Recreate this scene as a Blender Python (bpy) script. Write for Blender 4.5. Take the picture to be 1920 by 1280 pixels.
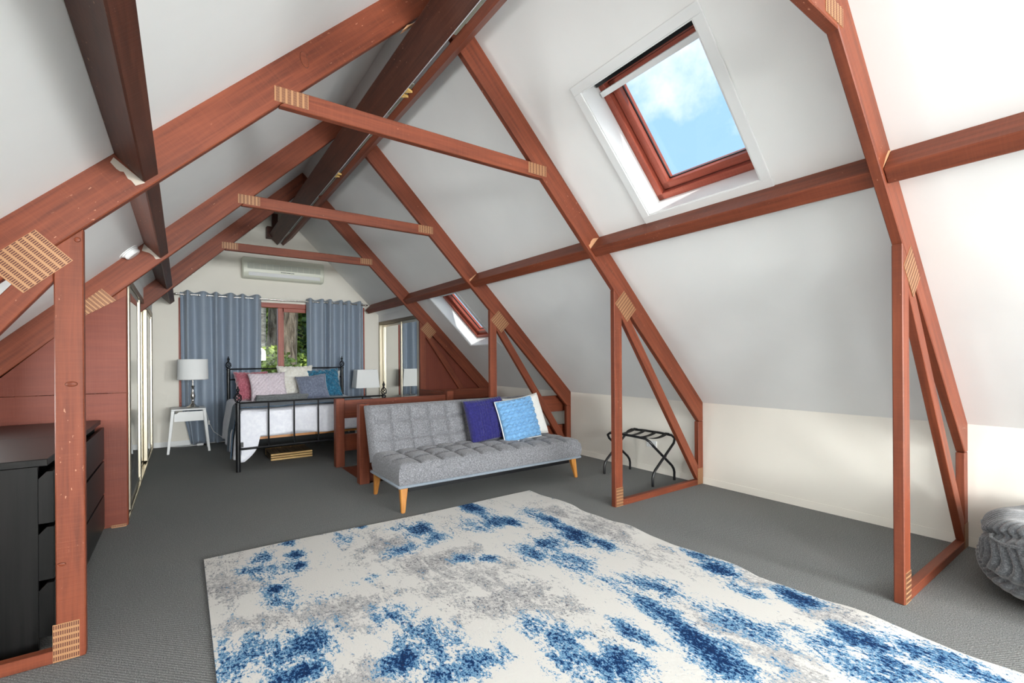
import bpy, bmesh, math, random
import numpy as np
from mathutils import Vector, Matrix, noise as mnoise

random.seed(7)
SC = bpy.context.scene
COL = SC.collection
PI = math.pi
for o in list(bpy.data.objects):
    bpy.data.objects.remove(o, do_unlink=True)

# ------------------------------------------------------------------ camera
F_PX, V0, ROLL, YAW, CAM_H = 873.7, 671.3, -0.006748, math.radians(35.2876), 1.22
cam_data = bpy.data.cameras.new('camera')
cam = bpy.data.objects.new('camera', cam_data)
COL.objects.link(cam)
Fd = Vector((math.sin(YAW), math.cos(YAW), 0)); Rd = Vector((math.cos(YAW), -math.sin(YAW), 0)); Ud = Vector((0, 0, 1))
cr, sr = math.cos(ROLL), math.sin(ROLL)
rx = Rd * cr + Ud * sr
ux = Ud * cr - Rd * sr
M = Matrix.Identity(4)
for i in range(3):
    M[i][0], M[i][1], M[i][2] = rx[i], ux[i], -Fd[i]
M[2][3] = CAM_H
cam.matrix_world = M
cam_data.sensor_width = 36.0
cam_data.sensor_fit = 'HORIZONTAL'
cam_data.lens = F_PX / 1920 * 36
cam_data.shift_y = (V0 - 640) / 1920
cam_data.clip_start = 0.02
SC.camera = cam

# ------------------------------------------------------------------ world, sun, fill lamps, exposure
SC.view_settings.view_transform = 'Standard'
SC.view_settings.look = 'None'
SC.view_settings.gamma = 1
SC.view_settings.use_curve_mapping = False
SC.view_settings.exposure = 0.05
SC.cycles.use_denoising = True
SC.cycles.max_bounces = 10
SC.cycles.diffuse_bounces = 6
SC.cycles.transparent_max_bounces = 12
SC.cycles.sample_clamp_indirect = 6

W = bpy.data.worlds.new('sky')
SC.world = W
W.use_nodes = True
wn, wl = W.node_tree.nodes, W.node_tree.links
wn.clear()
tc = wn.new('ShaderNodeTexCoord')
mp = wn.new('ShaderNodeMapping'); mp.inputs['Location'].default_value = (-1.2, -0.74, 1.63)
cl = wn.new('ShaderNodeTexNoise'); cl.inputs['Scale'].default_value = 2.6; cl.inputs['Detail'].default_value = 7; cl.inputs['Roughness'].default_value = 0.55
rp = wn.new('ShaderNodeValToRGB')
rp.color_ramp.elements[0].position = 0.47; rp.color_ramp.elements[0].color = (0, 0, 0, 1)
rp.color_ramp.elements[1].position = 0.60; rp.color_ramp.elements[1].color = (1, 1, 1, 1)
mx = wn.new('ShaderNodeMix'); mx.data_type = 'RGBA'
mx.inputs['A'].default_value = (0.42, 0.70, 0.98, 1)
mx.inputs['B'].default_value = (1.25, 1.25, 1.25, 1)
bg = wn.new('ShaderNodeBackground'); bg.inputs['Strength'].default_value = 1.15
wo = wn.new('ShaderNodeOutputWorld')
wl.new(tc.outputs['Generated'], mp.inputs['Vector']); wl.new(mp.outputs[0], cl.inputs['Vector'])
wl.new(cl.outputs['Fac'], rp.inputs[0]); wl.new(rp.outputs[0], mx.inputs['Factor'])
wl.new(mx.outputs['Result'], bg.inputs['Color']); wl.new(bg.outputs[0], wo.inputs[0])


def lamp(name, kind, loc, to, energy, color=(1, 1, 1), size=(1, 1), angle=None):
    d = bpy.data.lights.new(name, kind)
    d.energy = energy; d.color = color
    if kind == 'AREA':
        d.shape = 'RECTANGLE'; d.size, d.size_y = size
    if angle is not None: d.angle = angle
    o = bpy.data.objects.new(name, d); COL.objects.link(o)
    o.location = loc
    o.rotation_euler = (Vector(to) - Vector(loc)).to_track_quat('-Z', 'Y').to_euler()
    return o


# sun from behind the camera, low over the roof: it only grazes the skylight reveals and lights the trees
lamp('sun', 'SUN', (-4, -7, 6), (-4 + 0.19, -7 + 0.735, 6 - 0.65), 4.5, (1, 0.96, 0.9), angle=0.02)
# added fill lamps at made-up gable and roof windows behind the camera
lamp('fill_lamp_gable', 'AREA', (1.27, -6.1, 1.4), (1.27, 5, 1.75), 600, (0.97, 0.99, 0.98), (2.4, 1.1))
lamp('fill_lamp_left_roof', 'AREA', (-0.50, -3.6, 1.80), (2.0, 1.4, 1.6), 78, (0.95, 0.99, 1.0), (0.9, 1.2))
lamp('fill_lamp_right_roof', 'AREA', (3.04, -3.6, 1.80), (0.3, 1.6, 1.7), 260, (0.95, 0.99, 1.0), (0.9, 1.2))
# added fill lamp at a made-up low left roof window beside the dressers
lamp('fill_lamp_low_left', 'AREA', (-1.16, 3.30, 1.14), (1.9, 2.6, 0.9), 62, (0.96, 0.99, 0.98), (1.0, 0.6))


# ------------------------------------------------------------------ mesh builder
class MB:
    def __init__(s):
        s.v, s.f, s.g, s.mi = [], [], [], []

    def add(s, vs, fs, gdir=None, mi=0, M=None, gc=None):
        b = len(s.v)
        vs = [Vector(v) for v in vs]
        if gc is None:
            if gdir is not None:
                d = Vector(gdir).normalized()
                a = Vector((0, 0, 1)) if abs(d.z) < 0.9 else Vector((0, 1, 0))
                n1 = d.cross(a).normalized(); n2 = d.cross(n1)
                gc = [(v.dot(d), v.dot(n1), v.dot(n2)) for v in vs]
            else:
                gc = [tuple(v) for v in vs]
        if M is not None: vs = [M @ v for v in vs]
        s.v += [tuple(v) for v in vs]; s.g += list(gc)
        s.f += [tuple(i + b for i in f) for f in fs]
        s.mi += [mi] * len(fs)
        return s

    def box(s, lo, hi, **k):
        (a, b, c), (d, e, f) = lo, hi
        vs = [(a, b, c), (d, b, c), (d, e, c), (a, e, c), (a, b, f), (d, b, f), (d, e, f), (a, e, f)]
        return s.add(vs, [(3, 2, 1, 0), (4, 5, 6, 7), (0, 1, 5, 4), (1, 2, 6, 5), (2, 3, 7, 6), (3, 0, 4, 7)], **k)

    def cbox(s, c, d, **k):
        return s.box([c[i] - d[i] / 2 for i in range(3)], [c[i] + d[i] / 2 for i in range(3)], **k)

    def prism(s, poly, a, b, axis='y', **k):
        """poly in the two other axes, extruded along axis from a to b"""
        n = len(poly)
        def P(p, t):
            return {'y': (p[0], t, p[1]), 'x': (t, p[0], p[1]), 'z': (p[0], p[1], t)}[axis]
        vs = [P(p, a) for p in poly] + [P(p, b) for p in poly]
        fs = [tuple(range(n)), tuple(range(2 * n - 1, n - 1, -1))]
        fs += [(i, i + n, (i + 1) % n + n, (i + 1) % n) for i in range(n)]
        return s.add(vs, fs, **k)

    def tube(s, path, r, n=8, closed=False, caps=True, **k):
        path = [Vector(p) for p in path]; m = len(path)
        rr = r if isinstance(r, (list, tuple)) else [r] * m
        vs, fs = [], []
        up = None
        for i, p in enumerate(path):
            if closed: t = path[(i + 1) % m] - path[i - 1]
            else: t = path[min(i + 1, m - 1)] - path[max(i - 1, 0)]
            t.normalize()
            if up is None:
                up = Vector((0, 0, 1)) if abs(t.z) < 0.9 else Vector((1, 0, 0))
            a = (up - t * up.dot(t)).normalized(); up = a
            b = t.cross(a)
            for j in range(n):
                q = 2 * PI * j / n
                vs.append(p + (a * math.cos(q) + b * math.sin(q)) * rr[i])
        for i in range(m if closed else m - 1):
            for j in range(n):
                i2 = (i + 1) % m
                fs.append((i * n + j, i * n + (j + 1) % n, i2 * n + (j + 1) % n, i2 * n + j))
        if caps and not closed:
            fs.append(tuple(range(n - 1, -1, -1))); fs.append(tuple((m - 1) * n + j for j in range(n)))
        return s.add(vs, fs, **k)

    def lathe(s, prof, c, n=20, caps=True, **k):
        vs, fs = [], []
        m = len(prof)
        for r, z in prof:
            for j in range(n):
                q = 2 * PI * j / n
                vs.append((c[0] + r * math.cos(q), c[1] + r * math.sin(q), c[2] + z))
        for i in range(m - 1):
            for j in range(n):
                fs.append((i * n + j, i * n + (j + 1) % n, (i + 1) * n + (j + 1) % n, (i + 1) * n + j))
        if caps:
            fs.append(tuple(range(n - 1, -1, -1))); fs.append(tuple((m - 1) * n + j for j in range(n)))
        return s.add(vs, fs, **k)

    def grid(s, fn, nu, nv, gcf=None, flip=False, **k):
        vs, fs, gc = [], [], []
        for i in range(nu + 1):
            for j in range(nv + 1):
                p = fn(i / nu, j / nv); vs.append(p)
                gc.append(gcf(i / nu, j / nv) if gcf else tuple(p))
        for i in range(nu):
            for j in range(nv):
                a = i * (nv + 1) + j
                q = (a, a + nv + 1, a + nv + 2, a + 1)
                fs.append(q[::-1] if flip else q)
        return s.add(vs, fs, gc=gc, **k)


def root_of(o):
    while o.parent: o = o.parent
    return o


def obj(name, mb, mat, parent=None, smooth=False, bevel=0, solid=0, weld=False, sub=0, kind=None, label=None):
    me = bpy.data.meshes.new(name)
    org = Vector(root_of(parent).location) if parent is not None else Vector((0, 0, 0))
    me.from_pydata([tuple(Vector(v) - org) for v in mb.v], [], mb.f)
    at = me.attributes.new('gc', 'FLOAT_VECTOR', 'POINT')
    at.data.foreach_set('vector', [c for g in mb.g for c in g])
    mats = mat if isinstance(mat, (list, tuple)) else [mat]
    for m in mats: me.materials.append(m)
    if len(mats) > 1: me.polygons.foreach_set('material_index', mb.mi)
    bm = bmesh.new(); bm.from_mesh(me)
    if weld: bmesh.ops.remove_doubles(bm, verts=bm.verts, dist=1e-5)
    if bevel:
        es = [e for e in bm.edges if len(e.link_faces) == 2 and e.calc_face_angle(0) > 0.6]
        bmesh.ops.bevel(bm, geom=es, offset=bevel, segments=1, affect='EDGES', clamp_overlap=True)
    bmesh.ops.recalc_face_normals(bm, faces=bm.faces)
    bm.to_mesh(me); bm.free()
    if smooth:
        me.polygons.foreach_set('use_smooth', [True] * len(me.polygons))
        try: me.set_sharp_from_angle(angle=math.radians(40))
        except Exception: pass
    o = bpy.data.objects.new(name, me); COL.objects.link(o)
    if parent is not None: o.parent = parent
    if solid:
        md = o.modifiers.new('thick', 'SOLIDIFY'); md.thickness = solid; md.offset = 0
    if sub:
        md = o.modifiers.new('sub', 'SUBSURF'); md.levels = sub; md.render_levels = sub
    if kind: o['kind'] = kind
    if label: o['label'] = label
    return o


def thing(name, label, cat, loc, group=None):
    o = bpy.data.objects.new(name, None); COL.objects.link(o)
    o.location = loc; o.empty_display_size = 0.1
    o['label'] = label; o['category'] = cat
    if group: o['group'] = group
    return o


def tag(o, label, cat, group=None):
    o['label'] = label; o['category'] = cat
    if group: o['group'] = group
    return o


def struct(name, mb, mat, label=None, parent=None, **k):
    o = obj(name, mb, mat, parent, **k)
    o['kind'] = 'structure'
    if label: o['label'] = label
    return o


def dup(root, delta, label, group=None):
    r = root.copy(); COL.objects.link(r)
    r.location = Vector(root.location) + Vector(delta); r['label'] = label
    if group: r['group'] = group
    for ch in list(root.children):
        c = ch.copy(); COL.objects.link(c); c.parent = r
        for g in list(ch.children):
            d = g.copy(); COL.objects.link(d); d.parent = c
    return r


# ------------------------------------------------------------------ materials
def srgb(r, g, b):
    f = lambda c: (c / 255 / 12.92) if c / 255 <= 0.04045 else ((c / 255 + 0.055) / 1.055) ** 2.4
    return (f(r), f(g), f(b), 1)


class Mat:
    def __init__(s, name, rough=0.6, color=(0.8, 0.8, 0.8, 1), metal=0.0, spec=0.5):
        s.m = bpy.data.materials.new(name); s.m.use_nodes = True
        s.n, s.l = s.m.node_tree.nodes, s.m.node_tree.links
        s.b = s.n['Principled BSDF']
        s.b.inputs['Base Color'].default_value = color
        s.b.inputs['Roughness'].default_value = rough
        s.b.inputs['Metallic'].default_value = metal
        s.b.inputs['Specular IOR Level'].default_value = spec

    def node(s, t, **kw):
        nd = s.n.new(t)
        for k, v in kw.items():
            if k in nd.inputs: nd.inputs[k].default_value = v
            else: setattr(nd, k, v)
        return nd

    def gc(s, scale=(1, 1, 1), attr=True):
        if attr:
            a = s.node('ShaderNodeAttribute', attribute_name='gc').outputs['Vector']
        else:
            a = s.node('ShaderNodeTexCoord').outputs['Object']
        m = s.node('ShaderNodeMapping'); m.inputs['Scale'].default_value = scale
        s.l.new(a, m.inputs[0])
        return m.outputs[0]

    def noise(s, vec, scale=5, detail=3, rough=0.5, dist=0):
        t = s.node('ShaderNodeTexNoise', Scale=scale, Detail=detail, Roughness=rough, Distortion=dist)
        s.l.new(vec, t.inputs['Vector']); return t.outputs['Fac']

    def ramp(s, fac, stops):
        r = s.node('ShaderNodeValToRGB'); e = r.color_ramp.elements
        while len(e) < len(stops): e.new(0.5)
        for i, (p, c) in enumerate(stops):
            e[i].position = p; e[i].color = c if len(c) == 4 else (*c, 1)
        s.l.new(fac, r.inputs[0]); return r.outputs[0]

    def mix(s, fac, a, b, mode='MIX'):
        x = s.node('ShaderNodeMix', data_type='RGBA', blend_type=mode)
        for sock, v in (('Factor', fac), ('A', a), ('B', b)):
            if hasattr(v, 'is_linked'): s.l.new(v, x.inputs[sock])
            else: x.inputs[sock].default_value = v
        return x.outputs['Result']

    def math(s, op, a, b=0.0):
        x = s.node('ShaderNodeMath', operation=op)
        for i, v in enumerate((a, b)):
            if hasattr(v, 'is_linked'): s.l.new(v, x.inputs[i])
            else: x.inputs[i].default_value = v
        return x.outputs[0]

    def color(s, c): s.l.new(c, s.b.inputs['Base Color']); return s

    def bump(s, h, strength=0.3, dist=0.002):
        b = s.node('ShaderNodeBump', Strength=strength, Distance=dist)
        s.l.new(h, b.inputs['Height']); s.l.new(b.outputs[0], s.b.inputs['Normal']); return s


BW = lambda v: (v, v, v, 1)


def timber(name, dark, mid, light, chip=True, rough=0.5):
    t = Mat(name, rough, spec=0.35)
    g1 = t.noise(t.gc((2.0, 38, 38)), 1.0, 4, 0.6, 0.4)
    g2 = t.noise(t.gc((1.1, 5, 5)), 1.0, 3, 0.6)
    c = t.ramp(g1, [(0.25, dark), (0.55, mid), (0.85, light)])
    c = t.mix(t.ramp(g2, [(0.35, BW(0)), (0.7, BW(0.35))]), c, light)
    saw = t.noise(t.gc((150, 6, 6)), 1.0, 2, 0.5)
    c = t.mix(t.ramp(saw, [(0.45, BW(0)), (0.75, BW(0.22))]), c, light)
    if chip:
        ch = t.noise(t.gc((40, 90, 90)), 1.0, 2, 0.5)
        big = t.noise(t.gc((2.5, 6, 6)), 1.0, 2, 0.5)
        f = t.math('MULTIPLY', t.ramp(ch, [(0.70, BW(0)), (0.74, BW(1))]), t.ramp(big, [(0.5, BW(0)), (0.62, BW(0.55))]))
        c = t.mix(f, c, srgb(214, 160, 130))
    t.color(c)
    h = t.math('ADD', g1, t.math('MULTIPLY', saw, 0.7))
    t.bump(h, 0.35, 0.0015)
    return t.m


RED = timber('red_brown_stained_timber', srgb(80, 37, 23), srgb(116, 56, 35), srgb(138, 73, 47))
DARKRED = timber('dark_brown_timber', srgb(50, 25, 17), srgb(76, 38, 25), srgb(100, 58, 42))  # darker, browner set of the timber tones
REDPANEL = timber('red_brown_painted_board', srgb(96, 42, 28), srgb(107, 48, 32), srgb(118, 58, 41), chip=False)


def plain(name, col, rough=0.6, metal=0.0, spec=0.5, bump=0, bscale=60):
    t = Mat(name, rough, col, metal, spec)
    v = t.gc(attr=False)
    nz = t.noise(v, 3.0, 3)
    c2 = tuple(x * 0.93 for x in col[:3]) + (1,)
    t.color(t.mix(nz, c2, col))
    if bump: t.bump(t.noise(v, bscale, 4), bump, 0.002)
    return t.m


CEIL = plain('white_ceiling_paint', srgb(241, 242, 241), 0.75, bump=0.05, bscale=90)
WALL = plain('warm_white_wall_paint', srgb(240, 236, 226), 0.7, bump=0.05, bscale=90)
WHITE = plain('white_gloss_paint', srgb(238, 240, 240), 0.35)
BLACKWOOD = Mat('black_brown_wood_veneer', 0.36, spec=0.32)
_g = BLACKWOOD.noise(BLACKWOOD.gc((70, 70, 3), attr=False), 1.0, 4)
BLACKWOOD.color(BLACKWOOD.ramp(_g, [(0.3, srgb(8, 9, 9)), (0.7, srgb(22, 21, 21))])); BLACKWOOD.bump(_g, 0.2, 0.0006)
BLACKWOOD = BLACKWOOD.m
BLACK = plain('black_painted_steel', srgb(16, 17, 20), 0.32)
BLACKWEB = plain('black_webbing', srgb(18, 18, 18), 0.8)
STEEL = plain('brushed_steel', (0.62, 0.60, 0.57, 1), 0.22, 1.0)
CHROME = plain('chrome', (0.8, 0.8, 0.8, 1), 0.08, 1.0)
ALU = plain('champagne_aluminium', srgb(196, 188, 170), 0.34, 1.0)
BRONZE = plain('dark_bronze_aluminium', srgb(120, 104, 80), 0.35, 0.9)
MIRROR = Mat('mirror_glass', 0.0, (0.86, 0.87, 0.85, 1), 1.0).m
DARKIN = plain('dark_door_core_and_gap_shade', srgb(34, 30, 28), 0.8)  # dark door cores, and the shade painted into the wardrobe gap
SHADE = plain('white_lampshade_fabric', srgb(247, 249, 249), 0.8)
OAK = Mat('honey_oak', 0.38)
_g = OAK.noise(OAK.gc((3, 40, 40)), 1.0, 4, 0.6)
OAK.color(OAK.ramp(_g, [(0.3, srgb(150, 92, 38)), (0.7, srgb(196, 136, 66))])); OAK = OAK.m
PINE = Mat('pale_pine', 0.5)
_g = PINE.noise(PINE.gc((2, 40, 40)), 1.0, 4, 0.6)
PINE.color(PINE.ramp(_g, [(0.3, srgb(160, 120, 66)), (0.7, srgb(210, 176, 112))])); PINE = PINE.m
GREYWOOD = Mat('weathered_grey_brown_wood', 0.6)
_g = GREYWOOD.noise(GREYWOOD.gc((2, 40, 40)), 1.0, 4, 0.6)
GREYWOOD.color(GREYWOOD.ramp(_g, [(0.3, srgb(84, 70, 54)), (0.7, srgb(128, 110, 86))])); GREYWOOD = GREYWOOD.m
PLATE = plain('tan_nail_plate', srgb(172, 128, 90), 0.42, 0.15)
SLOT = plain('nail_plate_slot', srgb(92, 46, 30), 0.6)
AVORY = plain('ivory_plastic', srgb(228, 230, 214), 0.4)
AGREY = plain('grey_green_grille', srgb(196, 200, 188), 0.5)
GREYBOARD = plain('grey_filler_board', srgb(150, 152, 138), 0.7)
STRIPWHITE = plain('white_metal_strip', srgb(240, 242, 248), 0.35)
WEDGE = plain('yellow_pine_wedge', srgb(226, 186, 110), 0.6)
RAW = plain('raw_unpainted_timber', srgb(200, 150, 112), 0.7, bump=0.2, bscale=120)
WINRED = timber('window_red_timber', srgb(120, 48, 34), srgb(158, 74, 56), srgb(184, 104, 84), chip=False, rough=0.4)


def glass():
    t = Mat('window_glass')
    n, l = t.n, t.l
    n.remove(t.b)
    out = n['Material Output']
    tr = n.new('ShaderNodeBsdfTransparent'); tr.inputs[0].default_value = (0.97, 0.985, 0.99, 1)
    gl = n.new('ShaderNodeBsdfGlossy'); gl.inputs['Roughness'].default_value = 0.0
    # thin-pane reflectance, the same from both sides (Schlick)
    ge = n.new('ShaderNodeNewGeometry')
    dt = n.new('ShaderNodeVectorMath'); dt.operation = 'DOT_PRODUCT'
    l.new(ge.outputs['Normal'], dt.inputs[0]); l.new(ge.outputs['Incoming'], dt.inputs[1])
    c5 = t.math('POWER', t.math('SUBTRACT', 1.0, t.math('ABSOLUTE', dt.outputs['Value'])), 5.0)
    mx = n.new('ShaderNodeMixShader')
    l.new(t.math('ADD', 0.02, t.math('MULTIPLY', c5, 0.6)), mx.inputs[0]); l.new(tr.outputs[0], mx.inputs[1]); l.new(gl.outputs[0], mx.inputs[2])
    l.new(mx.outputs[0], out.inputs[0])
    return t.m


GLASS = glass()


def carpet():
    t = Mat('grey_loop_carpet', 0.95, spec=0.1)
    v = t.gc(attr=False)
    wv = t.node('ShaderNodeTexWave', Scale=34, Distortion=3.0, Detail=2); wv.inputs['Detail Scale'].default_value = 8
    wv.bands_direction = 'DIAGONAL'
    t.l.new(v, wv.inputs['Vector'])
    fine = t.noise(v, 210, 2, 0.6)
    mid = t.noise(v, 1.3, 3)
    c = t.ramp(fine, [(0.3, srgb(84, 86, 86)), (0.5, srgb(124, 126, 125)), (0.72, srgb(174, 175, 173))])
    c = t.mix(t.ramp(wv.outputs['Fac'], [(0.2, BW(0.0)), (0.9, BW(0.35))]), c, srgb(90, 92, 93))
    c = t.mix(t.ramp(mid, [(0.35, BW(0)), (0.7, BW(0.25))]), c, srgb(134, 132, 128))
    t.color(c); t.bump(t.math('ADD', fine, wv.outputs['Fac']), 0.6, 0.004)
    return t.m


CARPET = carpet()


def rug():
    t = Mat('abstract_blue_rug', 0.95, spec=0.1)
    v1 = t.gc((1, 1, 1)); vs = t.gc((1.9, 0.8, 1)); vf = t.gc((70, 46, 1))
    blue = t.node('ShaderNodeAttribute', attribute_name='blue').outputs['Fac']
    grey = t.node('ShaderNodeAttribute', attribute_name='grey').outputs['Fac']
    fleck = t.math('SUBTRACT', t.noise(vf, 1.0, 3, 0.85), 0.5)
    edge = t.math('SUBTRACT', t.noise(vs, 7.0, 8, 0.78, 0.5), 0.5)
    mid = t.math('SUBTRACT', t.noise(v1, 2.4, 6, 0.62, 0.3), 0.5)
    fl2 = t.noise(t.gc((110, 60, 1)), 1.0, 2, 0.6)
    def lev(base, wf, we, lo, hi):
        s = t.math('ADD', base, t.math('ADD', t.math('MULTIPLY', fleck, wf), t.math('MULTIPLY', edge, we)))
        return t.ramp(s, [(lo, BW(0)), (hi, BW(1))])
    g = t.math('ADD', t.math('MULTIPLY', grey, 0.45), mid)
    c = t.mix(lev(g, 1.0, 1.7, 0.20, 0.25), srgb(213, 211, 206), srgb(180, 179, 178))
    c = t.mix(lev(g, 2.0, 1.6, 0.44, 0.48), c, srgb(136, 134, 134))
    b = t.math('ADD', blue, t.math('MULTIPLY', mid, 0.5))
    c = t.mix(lev(b, 1.8, 2.5, 0.42, 0.45), c, srgb(116, 156, 186))
    c = t.mix(lev(b, 2.6, 2.3, 0.66, 0.70), c, srgb(52, 98, 144))
    c = t.mix(lev(b, 3.4, 2.2, 0.84, 0.88), c, srgb(20, 44, 84))
    sp = t.math('MULTIPLY', t.ramp(fl2, [(0.61, BW(0)), (0.63, BW(1))]), t.ramp(t.math('ADD', mid, t.math('MULTIPLY', edge, 0.9)), [(0.0, BW(0)), (0.10, BW(0.9))]))
    c = t.mix(sp, c, srgb(58, 62, 80))
    t.color(c); t.bump(t.math('ADD', fl2, fleck), 0.4, 0.004)
    return t.m


RUG = rug()
RUGEDGE = plain('blue_rug_binding', srgb(52, 104, 146), 0.9)


def tweed(name, a, b, c, scale=420, sheen=0.2, bump=0.3):
    t = Mat(name, 0.92, spec=0.15)
    v = t.gc(attr=False)
    n1 = t.noise(v, scale, 2, 0.7); n2 = t.noise(v, scale * 0.3, 2, 0.6)
    t.color(t.mix(t.ramp(n2, [(0.4, BW(0)), (0.65, BW(0.5))]), t.ramp(n1, [(0.3, a), (0.5, b), (0.7, c)]), a))
    t.bump(n1, bump, 0.0015)
    t.b.inputs['Sheen Weight'].default_value = sheen
    return t.m


SOFA = tweed('grey_tweed_upholstery', srgb(78, 78, 82), srgb(124, 125, 129), srgb(176, 177, 182), 260)
SKID = tweed('pale_blue_grey_welt', srgb(112, 122, 132), srgb(132, 142, 152), srgb(150, 160, 170))
PLUSH = tweed('grey_plush', srgb(72, 76, 80), srgb(100, 104, 108), srgb(136, 140, 144), 160, 0.5, 0.5)
NAVY = tweed('navy_knit', srgb(30, 30, 84), srgb(44, 42, 104), srgb(64, 62, 130), 200)
SKYBLUE = tweed('sky_blue_cable_knit', srgb(92, 142, 186), srgb(118, 166, 206), srgb(146, 188, 220), 300)
OFFWHITE = tweed('off_white_cotton', srgb(216, 216, 212), srgb(228, 228, 224), srgb(238, 238, 236), 300)
PALEPINK = tweed('pale_pink_white_knit', srgb(206, 192, 202), srgb(226, 214, 222), srgb(240, 232, 238), 120)
PINKFUR = tweed('dusty_pink_fur', srgb(150, 78, 92), srgb(186, 106, 120), srgb(210, 140, 152), 60, 0.8, 0.6)
WHITEFUR = tweed('ivory_fur', srgb(228, 224, 212), srgb(240, 238, 230), srgb(248, 247, 243), 60, 0.8, 0.6)
VELVET = tweed('slate_blue_velvet', srgb(98, 106, 126), srgb(118, 126, 146), srgb(140, 148, 168), 40, 0.7)
TEAL = tweed('teal_chenille', srgb(34, 86, 116), srgb(48, 112, 144), srgb(84, 150, 178), 50, 0.5)
QUILT = tweed('white_quilt_cotton', srgb(226, 228, 238), srgb(234, 236, 244), srgb(242, 244, 250), 30, 0.1, 0.15)
THROW = tweed('slate_blue_throw', srgb(58, 78, 98), srgb(82, 102, 122), srgb(112, 132, 150), 140)
GREYTHROW = tweed('grey_folded_throw', srgb(106, 110, 112), srgb(128, 132, 134), srgb(150, 154, 156), 140)


def curtain_mat():
    t = Mat('blue_grey_satin_curtain', 0.42, srgb(150, 164, 182), spec=0.35)
    t.b.inputs['Sheen Weight'].default_value = 0.2
    nz = t.noise(t.gc((3, 3, 300), attr=False), 1.0, 2)
    t.color(t.mix(nz, srgb(156, 170, 186), srgb(176, 190, 206)))
    tr = t.node('ShaderNodeBsdfTranslucent'); tr.inputs[0].default_value = srgb(140, 156, 186)
    mx = t.node('ShaderNodeMixShader'); mx.inputs[0].default_value = 0.22
    t.l.new(t.b.outputs[0], mx.inputs[1]); t.l.new(tr.outputs[0], mx.inputs[2])
    t.l.new(mx.outputs[0], t.n['Material Output'].inputs[0])
    return t.m


CURTAIN = curtain_mat()


def bark(name, a, b, stretch=(6, 6, 1.2)):
    t = Mat(name, 0.9, spec=0.1)
    n1 = t.noise(t.gc(stretch, attr=False), 2.0, 6, 0.65, 0.6)
    t.color(t.ramp(n1, [(0.35, a), (0.65, b)])); t.bump(n1, 0.9, 0.05)
    return t.m


BARK = bark('grey_brown_bark', srgb(62, 53, 44), srgb(138, 124, 108))
PALMBARK = bark('ringed_palm_bark', srgb(96, 92, 84), srgb(158, 154, 144), (2, 2, 9))


def leafmat(name, a, b):
    t = Mat(name, 0.55)
    t.color(t.ramp(t.noise(t.gc(attr=False), 6, 2), [(0.35, a), (0.65, b)]))
    return t.m


LEAFY = leafmat('yellow_green_leaves', srgb(92, 116, 36), srgb(172, 186, 88))
LEAFD = leafmat('dark_green_leaves', srgb(34, 52, 22), srgb(88, 112, 48))
GROUND = leafmat('lawn', srgb(70, 92, 40), srgb(120, 132, 70))

# ------------------------------------------------------------------ room shell
XC = 1.2687
CO = 3.61                    # ceiling height at the ridge line
XL, XR = -1.565, 4.10        # knee walls
YB, YF = 8.20, -6.20         # far gable wall, gable wall behind the camera
zc = lambda x: CO - abs(x - XC)
HOLE = (1.46, 2.80, 4.62, 5.42)


def rects_with_holes(x0, x1, y0, y1, holes):
    xs = sorted({x0, x1, *[h[0] for h in holes], *[h[1] for h in holes]})
    ys = sorted({y0, y1, *[h[2] for h in holes], *[h[3] for h in holes]})
    out = []
    for a, b in zip(xs, xs[1:]):
        for c, d in zip(ys, ys[1:]):
            mxx, myy = (a + b) / 2, (c + d) / 2
            if not any(h[0] < mxx < h[1] and h[2] < myy < h[3] for h in holes):
                out.append((a, b, c, d))
    return out


fl = MB()
for a, b, c, d in rects_with_holes(XL - 0.15, XR + 0.15, YF - 0.15, YB + 0.15, [HOLE]):
    fl.box((a, c, -0.2), (b, d, 0))
struct('floor', fl, CARPET, 'grey loop pile carpet floor')

SKY1 = (2.02, 2.665, 1.325, 2.095)      # opening in plan: x0, x1, y0, y1
SKY2 = (2.80, 3.465, 5.23, 5.93)
SKYL = (-0.95, -0.15, -4.3, -2.9)  # opening added for the left fill lamp, out of view
SKYM = (-1.48, -0.95, 2.85, 4.25)  # opening added for the low left fill lamp, out of view
SKYR = (2.69, 3.49, -4.3, -2.9)  # opening added for the right fill lamp, out of view
TH = 0.24
ce = MB()
for a, b, c, d in rects_with_holes(XC, XR + 0.15, YF - 0.15, YB + 0.15, [SKY1, SKY2, SKYR]):
    k, j = (0 if a == XC else TH / 2), TH / 2
    ce.prism([(a, zc(a)), (b, zc(b)), (b + j, zc(b) + j), (a + k, zc(a) + (TH if k == 0 else k))], c, d)
for a, b, c, d in rects_with_holes(XL - 0.15, XC, YF - 0.15, YB + 0.15, [SKYL, SKYM]):
    ce.prism([(a, zc(a)), (b, zc(b)), (b, zc(b) + TH), (a, zc(a) + TH)], c, d)
struct('ceiling', ce, CEIL, 'white plastered sloping ceiling')
struct('wall_right', MB().box((XR, YF, 0), (XR + 0.12, YB, zc(XR) + 0.1)), WALL, 'low white knee wall on the right')
struct('wall_left', MB().box((XL - 0.12, YF, 0), (XL, YB, zc(XL) + 0.1)), WALL, 'low white knee wall on the left')
WIN = (-0.04, 2.62, 0.56, 2.12)


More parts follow.
